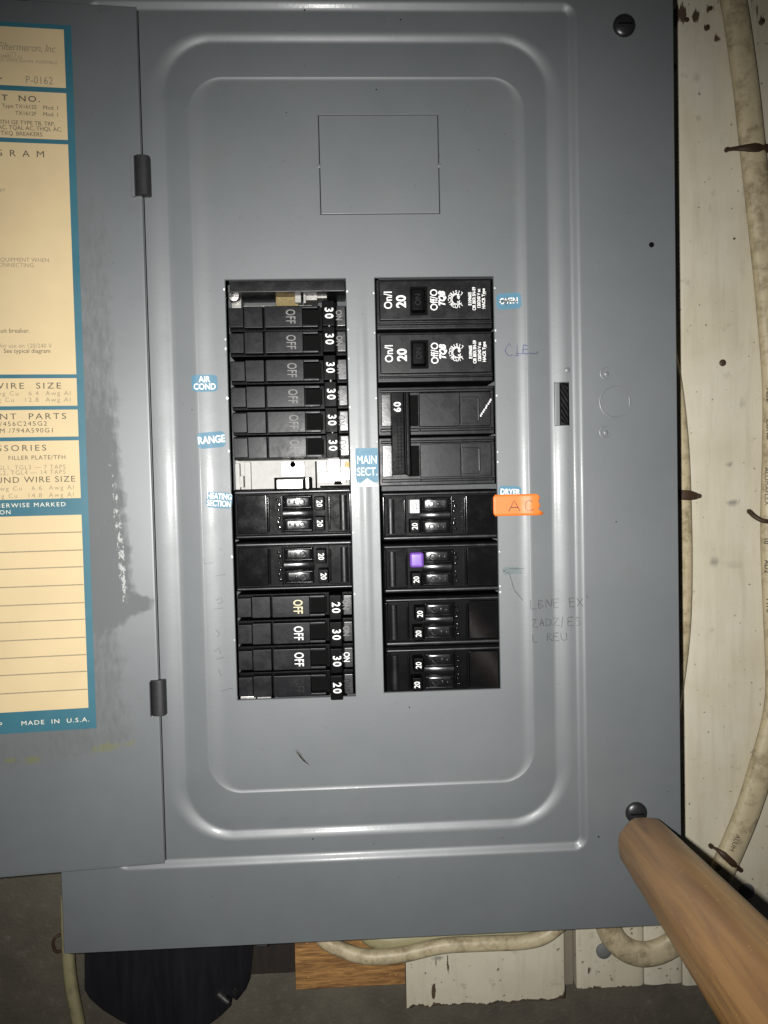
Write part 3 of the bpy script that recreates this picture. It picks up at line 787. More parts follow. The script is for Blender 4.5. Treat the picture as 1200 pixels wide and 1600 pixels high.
for i in range(len(us)-1):
    for j in range(len(zs)-1): bm.faces.new((GV[i][j], GV[i][j+1], GV[i+1][j+1], GV[i+1][j]))
nU, nZ = len(us), len(zs)
rim = [GV[i][0] for i in range(nU)]+[GV[nU-1][j] for j in range(1, nZ)]+[GV[i][nZ-1] for i in range(nU-2, -1, -1)]+[GV[0][j] for j in range(nZ-2, 0, -1)]
bk = [bm.verts.new(v.co-NRD*2.6) for v in rim]
for k in range(len(rim)): bm.faces.new((rim[k], rim[(k+1) % len(rim)], bk[(k+1) % len(rim)], bk[k]))
finish('door', bm, M['door'], panel, 50)
bm = bmesh.new(); box(bm, HX+.2, HX+1.5, 4.6, 7, DZ0+3, DZ1-3)  # solid black strip added as the shade of the hinge gap
finish('hinge_gap_shade', bm, M['pit'], panel)
for px, py, hh, ww, lip in ((221, 272.5, 30, 11.5, 1), (246, 1092, 28, 11.5, 0)):
    c = at(px, py, -8); bm = bmesh.new(); rows = []
    for z, k in ((c[1]-hh, 0), (c[1]-hh+1.5, 1), (c[1]+hh-3, 1), (c[1]+hh, .85)):
        rows.append([bm.verts.new((c[0]+(ww if k else ww-1)*(-math.cos(R_(a)))+(0 if k == 1 else -.5), 4-12*(math.sin(R_(a))**.6 if 0 < a < 180 else 0)*(1 if k else .8), z)) for a in range(0, 181, 15)])
    for a, b in zip(rows, rows[1:]):
        for k in range(12): bm.faces.new((a[k], a[k+1], b[k+1], b[k]))
    bm.faces.new(rows[0]); bm.faces.new(rows[-1])
    h = finish('hinge', bm, M['rub'], panel, 40)
    bm = bmesh.new()
    if lip: box(bm, c[0]-ww-4.2, c[0]-ww+.8, -9, 3, c[1]-hh-2, c[1]+hh-1, .8)
    else: box(bm, c[0]-ww-1, c[0]-ww+.6, -6, 3, c[1]-hh, c[1]+hh-2, .5)
    sub(finish('hinge_leaf', bm, M['paint'] if lip else M['rub'], panel), h)
    if lip:
        pass

# the paper label on the door
def dpoly(bm, u0, u1, z0, z1, lift, mat):
    n = max(2, int(abs(u1-u0)/30)); m_ = max(2, int(abs(z1-z0)/30)); g = []
    for i in range(n+1):
        g.append([])
        for j in range(m_+1):
            u = u0+(u1-u0)*i/n; z = z0+(z1-z0)*j/m_
            wob = 1.2*noise.noise(Vector((u*.006, 3, z*.005)))*min(1, u/60)
            g[-1].append(bm.verts.new(dpos(u, z, lift+wob)))
    for i in range(n):
        for j in range(m_):
            f = bm.faces.new((g[i][j], g[i+1][j], g[i+1][j+1], g[i][j+1])); f.normal_update(); f.material_index = mat
            if f.normal.dot(NRD) < 0: f.normal_flip()
LEFT = LU+430
zt = lab_tr[1]; zbm = lab_br[1]
bm = bmesh.new(); dpoly(bm, LU, LEFT, zbm, zt, .9, 0)
wl = finish('wiring_label', bm, M['labelblue'], panel, 60, recalc=False)
FR = LU+10.5
def dz(px, py): return door_pt(px, py)[1]
fields = [(47, 97, 138, 100), (146, 101, 219, 103), (226, 104, 585, 119), (591, 121, 634, 122), (640, 123, 682, 124), (688, 125, 778, 128), (804, 131, 1105, 143)]
FZ = []
for (y0, x0, y1, x1) in fields:
    za, zz = dz(x0, y0), dz(x1, y1); FZ.append((za, zz)); bm = bmesh.new()
    dpoly(bm, FR, LEFT-10, zz, za, 1.3, 0); sub(finish('paper_field', bm, M['cream'], panel, 60, recalc=False), wl)
def dtext(bm, s, px, py, cap, align='RIGHT', bold=0.0, mat=0, xs=1.0, space=1.0, rot=0, shear=0):
    """px,py = where the text's right (or left) end sits in the door plane"""
    u, z = door_pt(px, py, 1.6)
    tmp = bmesh.new(); text(tmp, s, 0, 0, 0, cap, rot, align, bold, xs, 0, space, shear)
    vm = {}
    for v in tmp.verts: vm[v] = bm.verts.new(dpos(u-v.co.x, z+v.co.z, 1.6+1.2*noise.noise(Vector(((u-v.co.x)*.006, 3, (z+v.co.z)*.005)))))
    for f in tmp.faces:
        try:
            g = bm.faces.new([vm[v] for v in f.verts]); g.normal_update(); g.material_index = mat
            if g.normal.dot(NRD) < 0: g.normal_flip()
        except ValueError: pass
    tmp.free()
bm = bmesh.new()
DL = [('Buss Filtermeron, Inc', 86, 77, 11, .0, 1, .85, .95, .3), ('CITY', 26, 84.5, 4, 0, 1, 1, 1.1, 0), ('MFRS CO.', 36, 90.5, 5, 0, 1, 1, 1, 0), ('BREAKER WIRE-RAWE ASSEMBLE', 90, 98.5, 4.6, .0, 1, 1, 1.1, 0),
      ('P-0162', 83, 127, 11, 0, 1, .85, 1.05, 0), ('CHL', 3, 119, 9, .02, 0, 1, 1, 0),
      ('CAT  NO.', 63, 155.5, 8.5, .01, 0, 1.25, 1.25, 0), ('Type TX1612S    Mod. 1', 92, 169, 5.6, .0, 0, 1, 1, 0), ('TX1612F    Mod. 1', 92, 179.5, 5.6, .0, 0, 1, 1, 0),
      ('USE ONLY WITH GE TYPE TB, TRP,', 86, 194, 6.0, 0, 0, .95, 1, 0), ('TQL, TQL AC, TQAL AC, THQL AC,', 97, 202.5, 6.0, 0, 0, .95, 1, 0), ('THQB OR TXQ. BREAKERS.', 68, 210.5, 6.0, 0, 0, .95, 1, 0),
      ('D I A G R A M', 70, 241.5, 9.5, .0, 0, 1.2, 1.25, 0), ('rating amps', 8, 296, 6, 0, 1, 1, 1, 0),
      ('DE-ENERGIZE EQUIPMENT WHEN', 77, 407, 6.2, 0, 1, .95, 1, 0), ('CONNECTING OR DISCONNECTING', 53, 415, 6.2, 0, 1, .95, 1, 0), ('circuit breaker.', 47, 517, 6.6, 0, 0, .95, 1, 0),
      ('for use on 120/240 V', 81, 540.5, 6.4, 0, 1, .95, 1, 0), ('See typical diagram', 79, 548.5, 6.4, 0, 0, .95, 1, 0),
      ('WIRE  SIZE', 96, 603, 9, .005, 0, 1.25, 1.3, 0), ('12 8 Awg Cu   6.4  Awg Al', 111, 614.5, 6.5, 0, 1, 1.1, 1.25, 0), ('14 8 Awg Cu   12.8  Awg Al', 111, 624.5, 6.5, 0, 1, 1.1, 1.25, 0),
      ('REPLACEMENT  PARTS', 104, 650.5, 9, .005, 0, 1.25, 1.3, 0), ('3/456C245G2', 74, 662, 6.8, 0, 0, 1.1, 1.25, 0), ('GSM /794A590G1', 85, 672.5, 6.8, 0, 0, 1.1, 1.2, 0),
      ('ACCESSORIES', 73, 700, 9, .0, 0, 1.2, 1.35, 0), ('FILLER PLATE/TFH', 103, 714.5, 6.4, .0, 0, 1, 1.15, 0), ('TGL1, TGL3 — 7 TAPS', 103, 729.5, 6.6, 0, 1, 1.0, 1.15, 0), ('TGL2, TGL4 — 14 TAPS', 103, 737.5, 6.6, 0, 1, 1.0, 1.15, 0),
      ('GROUND WIRE SIZE', 118, 748.5, 8.8, .0, 0, 1.15, 1.15, 0), ('14 Awg Cu   6.6  Awg Al', 116, 761.5, 6.5, 0, 1, 1.1, 1.25, 0), ('12 Awg Cu   14.8  Awg Al', 116, 773, 6.5, 0, 1, 1.1, 1.25, 0)]
bm.free()
for (y0, _, y1, _) in fields[:-1]:
    bm = bmesh.new()
    for s, px, py, cap, bold, fd, xs, sp, sh in DL:
        if y0 <= py < y1+4: dtext(bm, s, px, py, cap, 'RIGHT', bold, fd, xs, sp, 0, sh)
    sub(finish('lettering', bm, [M['blackink'], M['greyink']], panel, 60, recalc=False), wl)
z0, z1 = FZ[-1]
bm = bmesh.new()
for py0, px0 in ((831, 131.5), (859, 132.5), (885, 134), (913, 135), (941, 137), (967, 138), (995, 138.5), (1022, 139), (1048, 140), (1076, 142)):
    u, z = door_pt(px0, py0)
    dpoly(bm, FR+.5, LEFT-11, z-.9, z+.9, 1.6, 0)
r_ = finish('ruled_lines', bm, M['greyink'], panel, 60, recalc=False); r_['kind'] = 'stuff'; sub(r_, wl)
bm = bmesh.new()
dtext(bm, 'ALL BRANCH CIRCUITS UNLESS OTHERWISE MARKED', 103, 788, 6.2, 'RIGHT', .015, 0, 1.15, 1.25); dtext(bm, 'CAT NO. SHOWN ON', 17, 800.5, 6.2, 'RIGHT', .015, 0, 1.1, 1.2)
dtext(bm, 'PLANT P      MADE  IN  U.S.A.', 140, 1124, 6.6, 'RIGHT', .02, 0, 1.2, 1.2)
sub(finish('lettering', bm, M['labelwhite'], panel, 60, recalc=False), wl)

# ------------------------------------------------------------------ stickers, tape and pencil marks on the cover
def drape(bm, cx, cz, w, h, rot, r=4.0, lift=.7, mat=0, nx=14, nz=8, ragged=None):
    c_, s_ = math.cos(R_(rot)), math.sin(R_(rot)); G = []
    for j in range(nz+1):
        tz = -h/2+h*j/nz; ez = max(0, abs(tz)-(h/2-r)); ins = r-math.sqrt(max(0, r*r-ez*ez))
        row = []
        for i in range(nx+1):
            t = i/nx; x = -w/2+ins+(w-2*ins)*t
            if ragged and i == nx: x += ragged(j/nz)
            X, Z = cx+x*c_-tz*s_, cz+x*s_+tz*c_
            row.append(bm.verts.new((X, depth(X, Z)-lift, Z)))
        G.append(row)
    for j in range(nz):
        for i in range(nx):
            f = bm.faces.new((G[j][i], G[j][i+1], G[j+1][i+1], G[j+1][i])); f.material_index = mat
    return G
def sticker(lines, px, py, w, h, rot, cap, label, r=5, xs=.8):
    cx, cz = at(px, py, PLAT-1); bm = bmesh.new(); drape(bm, cx, cz, w, h, rot, r)
    s = finish('circuit_sticker', bm, M['sticker'], panel, 60, recalc=False, label=label)
    for p_ in s.data.polygons: pass
    bm = bmesh.new(); n = len(lines)
    for k, t in enumerate(lines):
        off = ((n-1)/2-k)*cap*1.25
        text(bm, t, cx-off*math.sin(R_(rot)), 1.0, cz+off*math.cos(R_(rot)), cap, rot, bold=.025, xs=xs, depth=depth)
    sub(finish('lettering', bm, M['ink'], panel, 60, recalc=False), s)
sticker(['AIR', 'COND'], 320, 599, 39, 26, 1, 9, 'blue AIR COND sticker left of the breakers', xs=.85)
sticker(['RANGE'], 330.5, 687.5, 42, 25, 4.5, 11, 'blue RANGE sticker left of the breakers', xs=.8)
sticker(['HEATING', 'SECTION'], 342.5, 781.5, 40, 25, -5, 9, 'blue HEATING SECTION sticker below the RANGE sticker', xs=.70)
sticker(['OVEN'], 795, 470.5, 39, 25, 3, 9, 'blue OVEN sticker with its word scribbled over', xs=.85)
sticker(['DRYER'], 797, 769, 36, 20, -3, 9, 'blue sticker mostly hidden under the orange tape', xs=.8)
bm = bmesh.new(); c = at(795, 471, PLAT)
for pts in ([(-14, -4), (-6, 5), (-8, -4), (2, 4), (4, -5), (10, 3), (13, -2)], [(-2, 7), (-5, -7)], [(-16, 1), (14, -1)]): ribbon(bm, [(c[0]+a, c[1]+b) for a, b in pts], 1.3, 1.5, 0, depth)
finish('scribble', bm, M['blackink'], panel, 60, recalc=False)
# MAIN SECT. badge with its white arrow
bm = bmesh.new(); cx, cz = at(573.5, 729, PLAT-2)
drape(bm, cx, cz+2, 35.5, 54, 0, .6, 1.9, 0, 6, 6)
s = finish('main_section_badge', bm, M['sticker'], panel, 60, recalc=False, label='blue MAIN SECT. badge with a white arrow between the columns')
bm = bmesh.new()
text(bm, 'MAIN', cx, PLAT-2.5, cz+10, 13, 0, bold=.008, xs=.70); text(bm, 'SECT.', cx, PLAT-2.5, cz-8.5, 12.5, 0, bold=.008, xs=.74)
v = [bm.verts.new((x, PLAT-2.25, z)) for x, z in ((cx-18.5, cz-31.5), (cx+18, cz-31), (cx, cz-18.5))]
f = bm.faces.new(v); f.normal_update()
if f.normal.y > 0: f.normal_flip()
sub(finish('lettering', bm, M['ink'], panel, 60, recalc=False), s)
# pencil and pen marks
def strokes(px, py, d, sx, sy, pl): c = at(px, py, d); return [(c[0]+a*sx, c[1]+b*sy) for a, b in pl]
GL = {'L': [[(0, 10), (0, 0), (6, 0)]], 'B': [[(0, 0), (0, 10), (5, 8), (0, 5), (6, 2), (0, 0)]], 'N': [[(0, 0), (0, 10), (6, 0), (6, 10)]], 'E': [[(6, 10), (0, 10), (0, 0), (6, 0)], [(0, 5), (5, 5)]], 'X': [[(0, 0), (6, 10)], [(0, 10), (6, 0)]],
      'Z': [[(0, 9), (6, 10), (0, 0), (7, 0)]], 'A': [[(0, 0), (3, 10), (6, 0)], [(1, 4), (5, 4)]], 'D': [[(0, 0), (0, 10), (6, 6), (5, 1), (0, 0)]], '|': [[(2, 11), (1, -2)]], 'S': [[(6, 9), (1, 9), (1, 6), (5, 4), (5, 1), (0, 0)]],
      'R': [[(0, 0), (1, 10), (6, 8), (1, 5), (7, 0)]], 'U': [[(0, 10), (0, 2), (3, 0), (6, 2), (6, 10)]], "'": [[(1, 12), (3, 9)]], ' ': [], 'G': [[(6, 9), (1, 10), (0, 2), (4, 0), (6, 4), (3, 4)]], 'I': [[(2, 0), (3, 10)], [(0, 0), (5, 0)]], 'C': [[(6, 9), (4, 11), (1, 8), (0, 4), (1, 1), (4, 0), (7, 1)]]}
def scrawl(bm, s, px, py, h, rot=0, w=1.0, adv=9.5, lift=.7, jit=.6, mat=0):
    x0, z0 = at(px, py, 12); c_, s_ = math.cos(R_(rot)), math.sin(R_(rot)); k = h/10; cx = 0
    for ch in s:
        for st in GL[ch]:
            pts = [((cx+a+random.uniform(-jit, jit))*k, (b+random.uniform(-jit, jit))*k) for a, b in st]
            ribbon(bm, [(x0+a*c_-b*s_, z0+a*s_+b*c_) for a, b in pts], w, lift, mat, depth)
        cx += adv
bm = bmesh.new()
for args in (("LBNE EX'", 829, 951, 14, 2), ('ZADZ|ES', 831, 979, 13, 1), ('L REU', 832, 1003, 13, 2)):
    scrawl(bm, *args, 1.25, 8.8); finish('pencil_writing', bm, M['pencil'], panel, 60, recalc=False); bm = bmesh.new()
for px, py, pl in ((322, 880, [(0, 0), (12, 1)]), (336, 900, [(0, 0), (16, 2)]), (338, 938, [(0, 0), (8, 4), (10, -3), (2, -6)]), (334, 952, [(0, 0), (14, 2)]), (337, 990, [(0, 8), (6, 0), (2, -6)]), (335, 1018, [(0, 0), (8, 6), (10, -4)]), (338, 1030, [(0, 0), (12, 3)]),
                   (341, 1045, [(0, 0), (5, -12)]), (346, 1079, [(0, -1), (14, 3), (18, 3)]), (318, 872, [(0, 0), (3, -10)])):
    ribbon(bm, strokes(px, py, PLAT, 1, 1, pl), .8, .6, 0, depth)
for px, py, pl in ((786, 892, [(0, 0), (10, 3), (34, 3)]), (786, 892, [(0, 0), (8, -4)]), (795, 900, [(0, 8), (8, -22), (22, -40)])): ribbon(bm, strokes(px, py, PLAT, 1, 1, pl), 1.2, .6, 0, depth)
tag(finish('pencil_mark', bm, M['pencil'], panel, 60, recalc=False), None, None, kind='stuff')
bm = bmesh.new(); scrawl(bm, 'CI', 790, 556, 17, 0, 1.1, 8); scrawl(bm, 'E', 816, 553, 13, -6, 1.8, 11); ribbon(bm, strokes(806, 553, PLAT, 1, 1, [(0, 0), (20, 0), (34, -1)]), 1.2, .6, 0, depth)
finish('pen_writing', bm, M['bluepen'], panel, 60, recalc=False)
bm = bmesh.new()
for k in range(7): ribbon(bm, strokes(784+k*.5, 888+1.6*k, PLAT, 1, 1, [(0, 0), (12+3*random.random(), 1.5), (26+8*random.random(), 1)]), .9, .55, 0, depth)
tag(finish('smudge', bm, M['smudge'], panel, 60, recalc=False), None, None, kind='stuff'); bm = bmesh.new()
for k in range(9): ribbon(bm, strokes(461+k*1.5+random.uniform(-2, 2), 1174+k*2.0, PLAT, 1, 1, [(0, 3), (4+2*random.random(), -2), (6+4*random.random(), -6)]), 1.3, .55, 0, depth)
tag(finish('smudge', bm, simple('dirt_smudge', (0.062, 0.066, 0.055), 0.6, bmp=0), panel, 60, recalc=False), None, None, kind='stuff')
# orange tape
bm = bmesh.new(); cx, cz = at(807.5, 789, PLAT-2)
G = drape(bm, cx, cz, 75, 34, 0, 3, 1.5, 0, 20, 8, ragged=lambda t: (5 if t < .2 else -2+2*math.sin(t*17)))
tape = finish('orange_tape', bm, M['orange'], None, 60, recalc=False, origin=(cx, PLAT, cz-17)); 
md = tape.modifiers.new('thickness', 'SOLIDIFY'); md.thickness = .5*SC; md.offset = -1
tag(tape, 'orange tape flag lettered AC beside the right breaker column', 'tape')
bm = bmesh.new(); x0, z0 = at(795, 799, PLAT-3)
for pl in ([(0, 0), (9, 17), (18, 0)], [(4, 6), (15, 6)]): ribbon(bm, [(x0+a, z0+b) for a, b in pl], 1.5, 2.6, 0, depth)
for pl in ([(37, 14), (33, 17), (28, 15), (26, 9), (27, 3), (31, 0), (39, 2)],): ribbon(bm, [(x0+a, z0+b) for a, b in pl], 1.5, 2.6, 0, depth)
tl = finish('lettering', bm, M['orangeink'], None, 60, recalc=False, origin=(cx, PLAT, cz-17)); tl.parent = tape; tl.location = (0, 0, 0)

bm = bmesh.new()
for px, py, r in ((352, 452, 2.2), (541, 455, 2.2), (543, 515, 1.6), (353, 530, 1.8), (354, 545, 2.4), (545, 560, 1.6), (360, 622, 3.0), (548, 636, 2), (362, 705, 2.6), (552, 700, 1.6), (553, 765, 1.8), (556, 832, 2.2), (557, 928, 1.8), (587, 458, 1.8), (588, 520, 1.5), (590, 622, 2),
                  (773, 450, 1.6), (774, 516, 1.8), (775, 532, 1.8), (777, 618, 2), (780, 706, 1.6), (781, 722, 1.8), (783, 862, 1.6), (784, 916, 1.8), (785, 925, 2), (592, 690, 1.5), (365, 870, 2.4), (370, 1000, 1.4)):
    c = at(px, py, PLAT); edge = min((WL[0], WL[1], WR[0], WR[1]), key=lambda e: abs(e-c[0])); c = (edge+(-1.2 if edge in (WL[0], WR[0]) else 1.2), c[1])
    n_ = 7; ring = [(c[0]+r*random.uniform(.5, .9)*math.cos(6.283*k/n_), c[1]+r*random.uniform(.7, 1.3)*math.sin(6.283*k/n_)) for k in range(n_)]
    A_ = [bm.verts.new((x, PLAT-.1, z)) for x, z in ring]; C_ = bm.verts.new((c[0], PLAT-1.0, c[1]))
    for k in range(n_): bm.faces.new((A_[k], A_[(k+1) % n_], C_))
tag(finish('paint_chip', bm, M['whitecap'], panel, 60), None, None, kind='stuff')

# ------------------------------------------------------------------ inside the openings: bus assembly
bm = bmesh.new()
box(bm, -260, 205, 118, 124, -310, 385, 1)
bus = finish('bus_plate', bm, M['box'], panel)
def zrow(py, px=450, d=30): return at(px, py, d)[1]
# open slot at the top
zt0, zt1 = zrow(438), zrow(478)
bm = bmesh.new()
box(bm, -236, -52, 46, 118, zrow(452), 372, 1.5); s = finish('slot_wall', bm, M['satin'], panel)
bm = bmesh.new(); text(bm, 'TQD', at(465, 444, 45)[0], 45.6, at(465, 444, 45)[1], 7, 180, bold=.01); sub(finish('lettering', bm, M['faint'], panel, recalc=False), s)
bm = bmesh.new()
x, z = at(366, 464, 70); box(bm, x-6, x+10, 78, 118, z-16, z+16, 1); box(bm, x+12, x+60, 88, 100, z-15, z-10, .6); box(bm, x+60, x+125, 84, 96, z-15, z-11, .6)
box(bm, x+98, x+108, 70, 110, z-10, z+6, .6); box(bm, x+116, x+134, 72, 110, z-6, z+4, .6); box(bm, x+134, x+150, 76, 110, z-2, z+9, .6); box(bm, x+112, x+116, 66, 110, z-12, z+10, .5)
finish('terminal_bracket', bm, M['dull'], panel)
bm = bmesh.new(); lathe(bm, (x, z), [(9.5, 78), (9.5, 66), (8, 63), (2, 62)], 24); box(bm, x-7.5, x+7.5, 61.6, 64, z-1.3, z+.2, 0, 1); finish('terminal_screw', bm, [M['zinc'], M['pit']], panel)
bm = bmesh.new(); x2, z2 = at(448, 467, 70); box(bm, x2-19, x2+18, 80, 110, z2-10, z2+11, 1); finish('brass_strap', bm, M['brass'], panel)
# bare gap between the sixth breaker and the tandem
za, zb2 = at(450, 717, 60)[1], at(450, 768, 60)[1]
bm = bmesh.new()
def gx(px): return at(px, 740, 70)[0]
def gz(py): return at(450, py, 70)[1]
box(bm, gx(366), gx(546), 88, 95, gz(768), gz(716), .8)
box(bm, gx(367), gx(374), 74, 90, gz(764), gz(722), 1); box(bm, gx(374), gx(380), 70, 92, gz(760), gz(742), 1); box(bm, gx(381), gx(391), 78, 92, gz(764), gz(720), 1)
finish('bus_bar', bm, M['galv'], panel)
bm = bmesh.new()
box(bm, gx(440), gx(476), 68, 88, gz(745), gz(721), 1.2); box(bm, gx(433), gx(474), 52, 80, gz(764), gz(749), 1.5); box(bm, gx(478), gx(483), 56, 84, gz(764), gz(747), .8)
box(bm, gx(496), gx(510), 66, 86, gz(738), gz(722), .8); box(bm, gx(497), gx(540), 62, 80, gz(756), gz(740), 1); box(bm, gx(513), gx(532), 58, 84, gz(739), gz(720), .8); box(bm, gx(534), gx(546), 60, 84, gz(752), gz(722), .8)
finish('bus_stab', bm, M['zinc'], panel)
bm = bmesh.new(); lathe(bm, (gx(458), gz(726)), [(5, 67.9), (4.6, 67.2), (3.4, 67.0), (3.2, 68)], 14)
box(bm, gx(429), gx(486), 60, 70, gz(748.5), gz(746), .4); box(bm, gx(429), gx(432), 60, 84, gz(765), gz(746.5), .4); box(bm, gx(475), gx(477.4), 58, 84, gz(765), gz(747), .4); box(bm, gx(484), gx(487), 60, 84, gz(765), gz(747), .4)
box(bm, gx(522), gx(533), 58, 66, gz(759), gz(753), .4); box(bm, gx(500), gx(548), 56, 64, gz(763), gz(760), .5); box(bm, gx(493), gx(494.5), 60, 84, gz(764), gz(722), .3)
finish('bus_insulator', bm, M['pit'], panel)
bm = bmesh.new(); box(bm, gx(538), gx(547), 56, 80, gz(733), gz(723), 1); finish('brass_stab', bm, M['brass'], panel)
# dark flanges between opening edge and breakers
# bright ends of sheet metal at the foot of both openings
for px0, px1, py0, py1 in ((376, 400, 1091, 1094), (402, 424, 1091, 1094), (606, 612, 1080, 1083.5), (623, 638, 1080, 1083.5), (645, 656, 1080, 1083.5), (662, 669, 1080, 1083.5), (674, 681, 1080, 1083.5), (688, 694, 1080, 1083.5)):
    bm = bmesh.new(); a = at(px0, py0, 40); b_ = at(px1, py1, 40); box(bm, a[0], b_[0], 38, 70, b_[1]+1.5, a[1]+3, .8)
    finish('rail_hook', bm, M['zinc'], panel)

# ------------------------------------------------------------------ breakers
FR_D = 13.0
def P3(px, py, d): x, z = at(px, py, d); return (x, d, z)
# -- half-width breaker; local frame: origin at the left end of its front face, mid height; x to the right, negative y towards the viewer
def thin_breaker(label):
    t = thing('thin_breaker', label, 'circuit breaker', group='half-width breakers in the left column')
    H = 16.6
    bm = bmesh.new()
    box(bm, 0, 184, 20, 100, -18.6, 18.6, 1.2, 1)
    box(bm, 2, 24, 1, 20, -H+1.5, H-1.5, 1.0); box(bm, 25, 54, 0, 20, -H, H, 1.0)
    box(bm, 57, 116, -1.5, 20, -H, H, 1.2)
    box(bm, 115.6, 140, -1.2, 18, H-4.0, H, .9); box(bm, 115.6, 140, -1.2, 18, -H, -H+4.0, .9)
    finish('body', bm, [M['old'], M['handle']], t, local=True)
    bm = bmesh.new(); box(bm, 117, 143, 12.5, 16, -H+4.4, H-4.4); finish('slot', bm, M['pit'], t, local=True)  # slot floor coloured black as its shade
    bm = bmesh.new(); text(bm, 'OFF', 97, -1.9, 0, 14.5, -90, xs=.60, bold=.012, space=1.05); finish('lettering', bm, M['oldink'], t, local=True, recalc=False)
    bm = bmesh.new(); box(bm, 146, 168, -22, 18, -20, 20, 1.6, taper=(.86, .97, 0)); tg = finish('toggle', bm, M['handle'], t, local=True)
    bm = bmesh.new(); text(bm, '30', 157.5, -22.4, 0, 12.5, -90, xs=.85, bold=.02, space=1.25); sub(finish('lettering', bm, M['ink'], t, local=True, recalc=False), tg)
    bm = bmesh.new(); box(bm, 169.5, 183, -.5, 18, -H+1, H-1, 1.2); pad = finish('on_pad', bm, M['pad'], t, local=True)
    bm = bmesh.new(); text(bm, 'ON', 172.6, -.9, 1, 9.5, -90, xs=.75, bold=.015); sub(finish('lettering', bm, M['oldink'], t, local=True, recalc=False), pad)
    return t
ROW = [(496, 356, 'topmost 30 breaker, directly below the open slot with the screw'), (536, 357, 'second 30 breaker from the top of the left column'),
       (580, 358.5, 'third 30 breaker from the top of the left column'), (621, 360, 'fourth 30 breaker down, level with the AIR COND sticker'),
       (661, 361.5, 'fifth 30 breaker from the top, just above the RANGE sticker'), (700, 363, 'lowest of the six upper 30 breakers, above the bare metal gap')]
proto = thin_breaker(ROW[0][2])
tie_pairs = []
for k, (py, px, lab) in enumerate(ROW):
    p = P3(px-.5, py, FR_D+2); o = proto if k == 0 else dup(proto, p, None, lab)
    o.location = Vector(p)*SC; tie_pairs.append(p)
def relabel(o, num, offmat=None, onmat=None):
    for ch in o.children:
        if ch.name.startswith('toggle') and num:
            for g_ in ch.children:
                g_.data = TWENTY
        if ch.name.startswith('lettering') and offmat:
            ch.data = ch.data.copy(); ch.data.materials[0] = offmat
        if ch.name.startswith('on_pad') and onmat:
            for g_ in ch.children: g_.data = g_.data.copy(); g_.data.materials[0] = onmat
bm = bmesh.new(); text(bm, '20', 157.5, -22.4, 0, 12.5, -90, xs=.85, bold=.02, space=1.25)
tmp = finish('lettering', bm, M['ink'], None, recalc=False); TWENTY = tmp.data; bpy.data.objects.remove(tmp)
ROW2 = [(950.5, 368.5, 20, 'yellowink', 'oldink', '20 breaker with yellowed OFF, below the two left tandem breakers'), (992, 369.5, 30, 'ink', 'oldink', '30 breaker between the yellowed OFF breaker and another 30 breaker'),
        (1033, 370.5, 30, 'ink', 'ink', 'lower 30 breaker with a bright ON, second from bottom of left column'), (1074.5, 371, 20, 'faint', 'faint', 'bottom 20 breaker of the left column with rubbed-off OFF')]
for (py, px, num, om, nm_, lab) in ROW2:
    p = P3(px, py, FR_D+3); o = dup(proto, p, None, lab)
    relabel(o, num == 20, M[om], M[nm_])
# handle ties: small steel rivet clips between paired toggles
for a in (0, 2, 4):
    pa, pb = tie_pairs[a], tie_pairs[a+1]
    bm = bmesh.new(); x = (pa[0]+pb[0])/2+157; zc = (pa[2]+pb[2])/2
    rod(bm, (x+1, pa[1]-19.5, zc-3.2), (x+1, pa[1]-19.5, zc+3.2), 2.2, seg=12)
    o = finish('handle_tie', bm, M['dull'], None, origin=(x, pa[1]-12, zc)); tag(o, ['small steel tie pin joining the top pair of 30 toggles', 'small steel tie pin joining the third and fourth 30 toggles', 'small steel tie pin joining the fifth and sixth 30 toggles'][a//2], 'pin', 'tie pins between paired toggles')

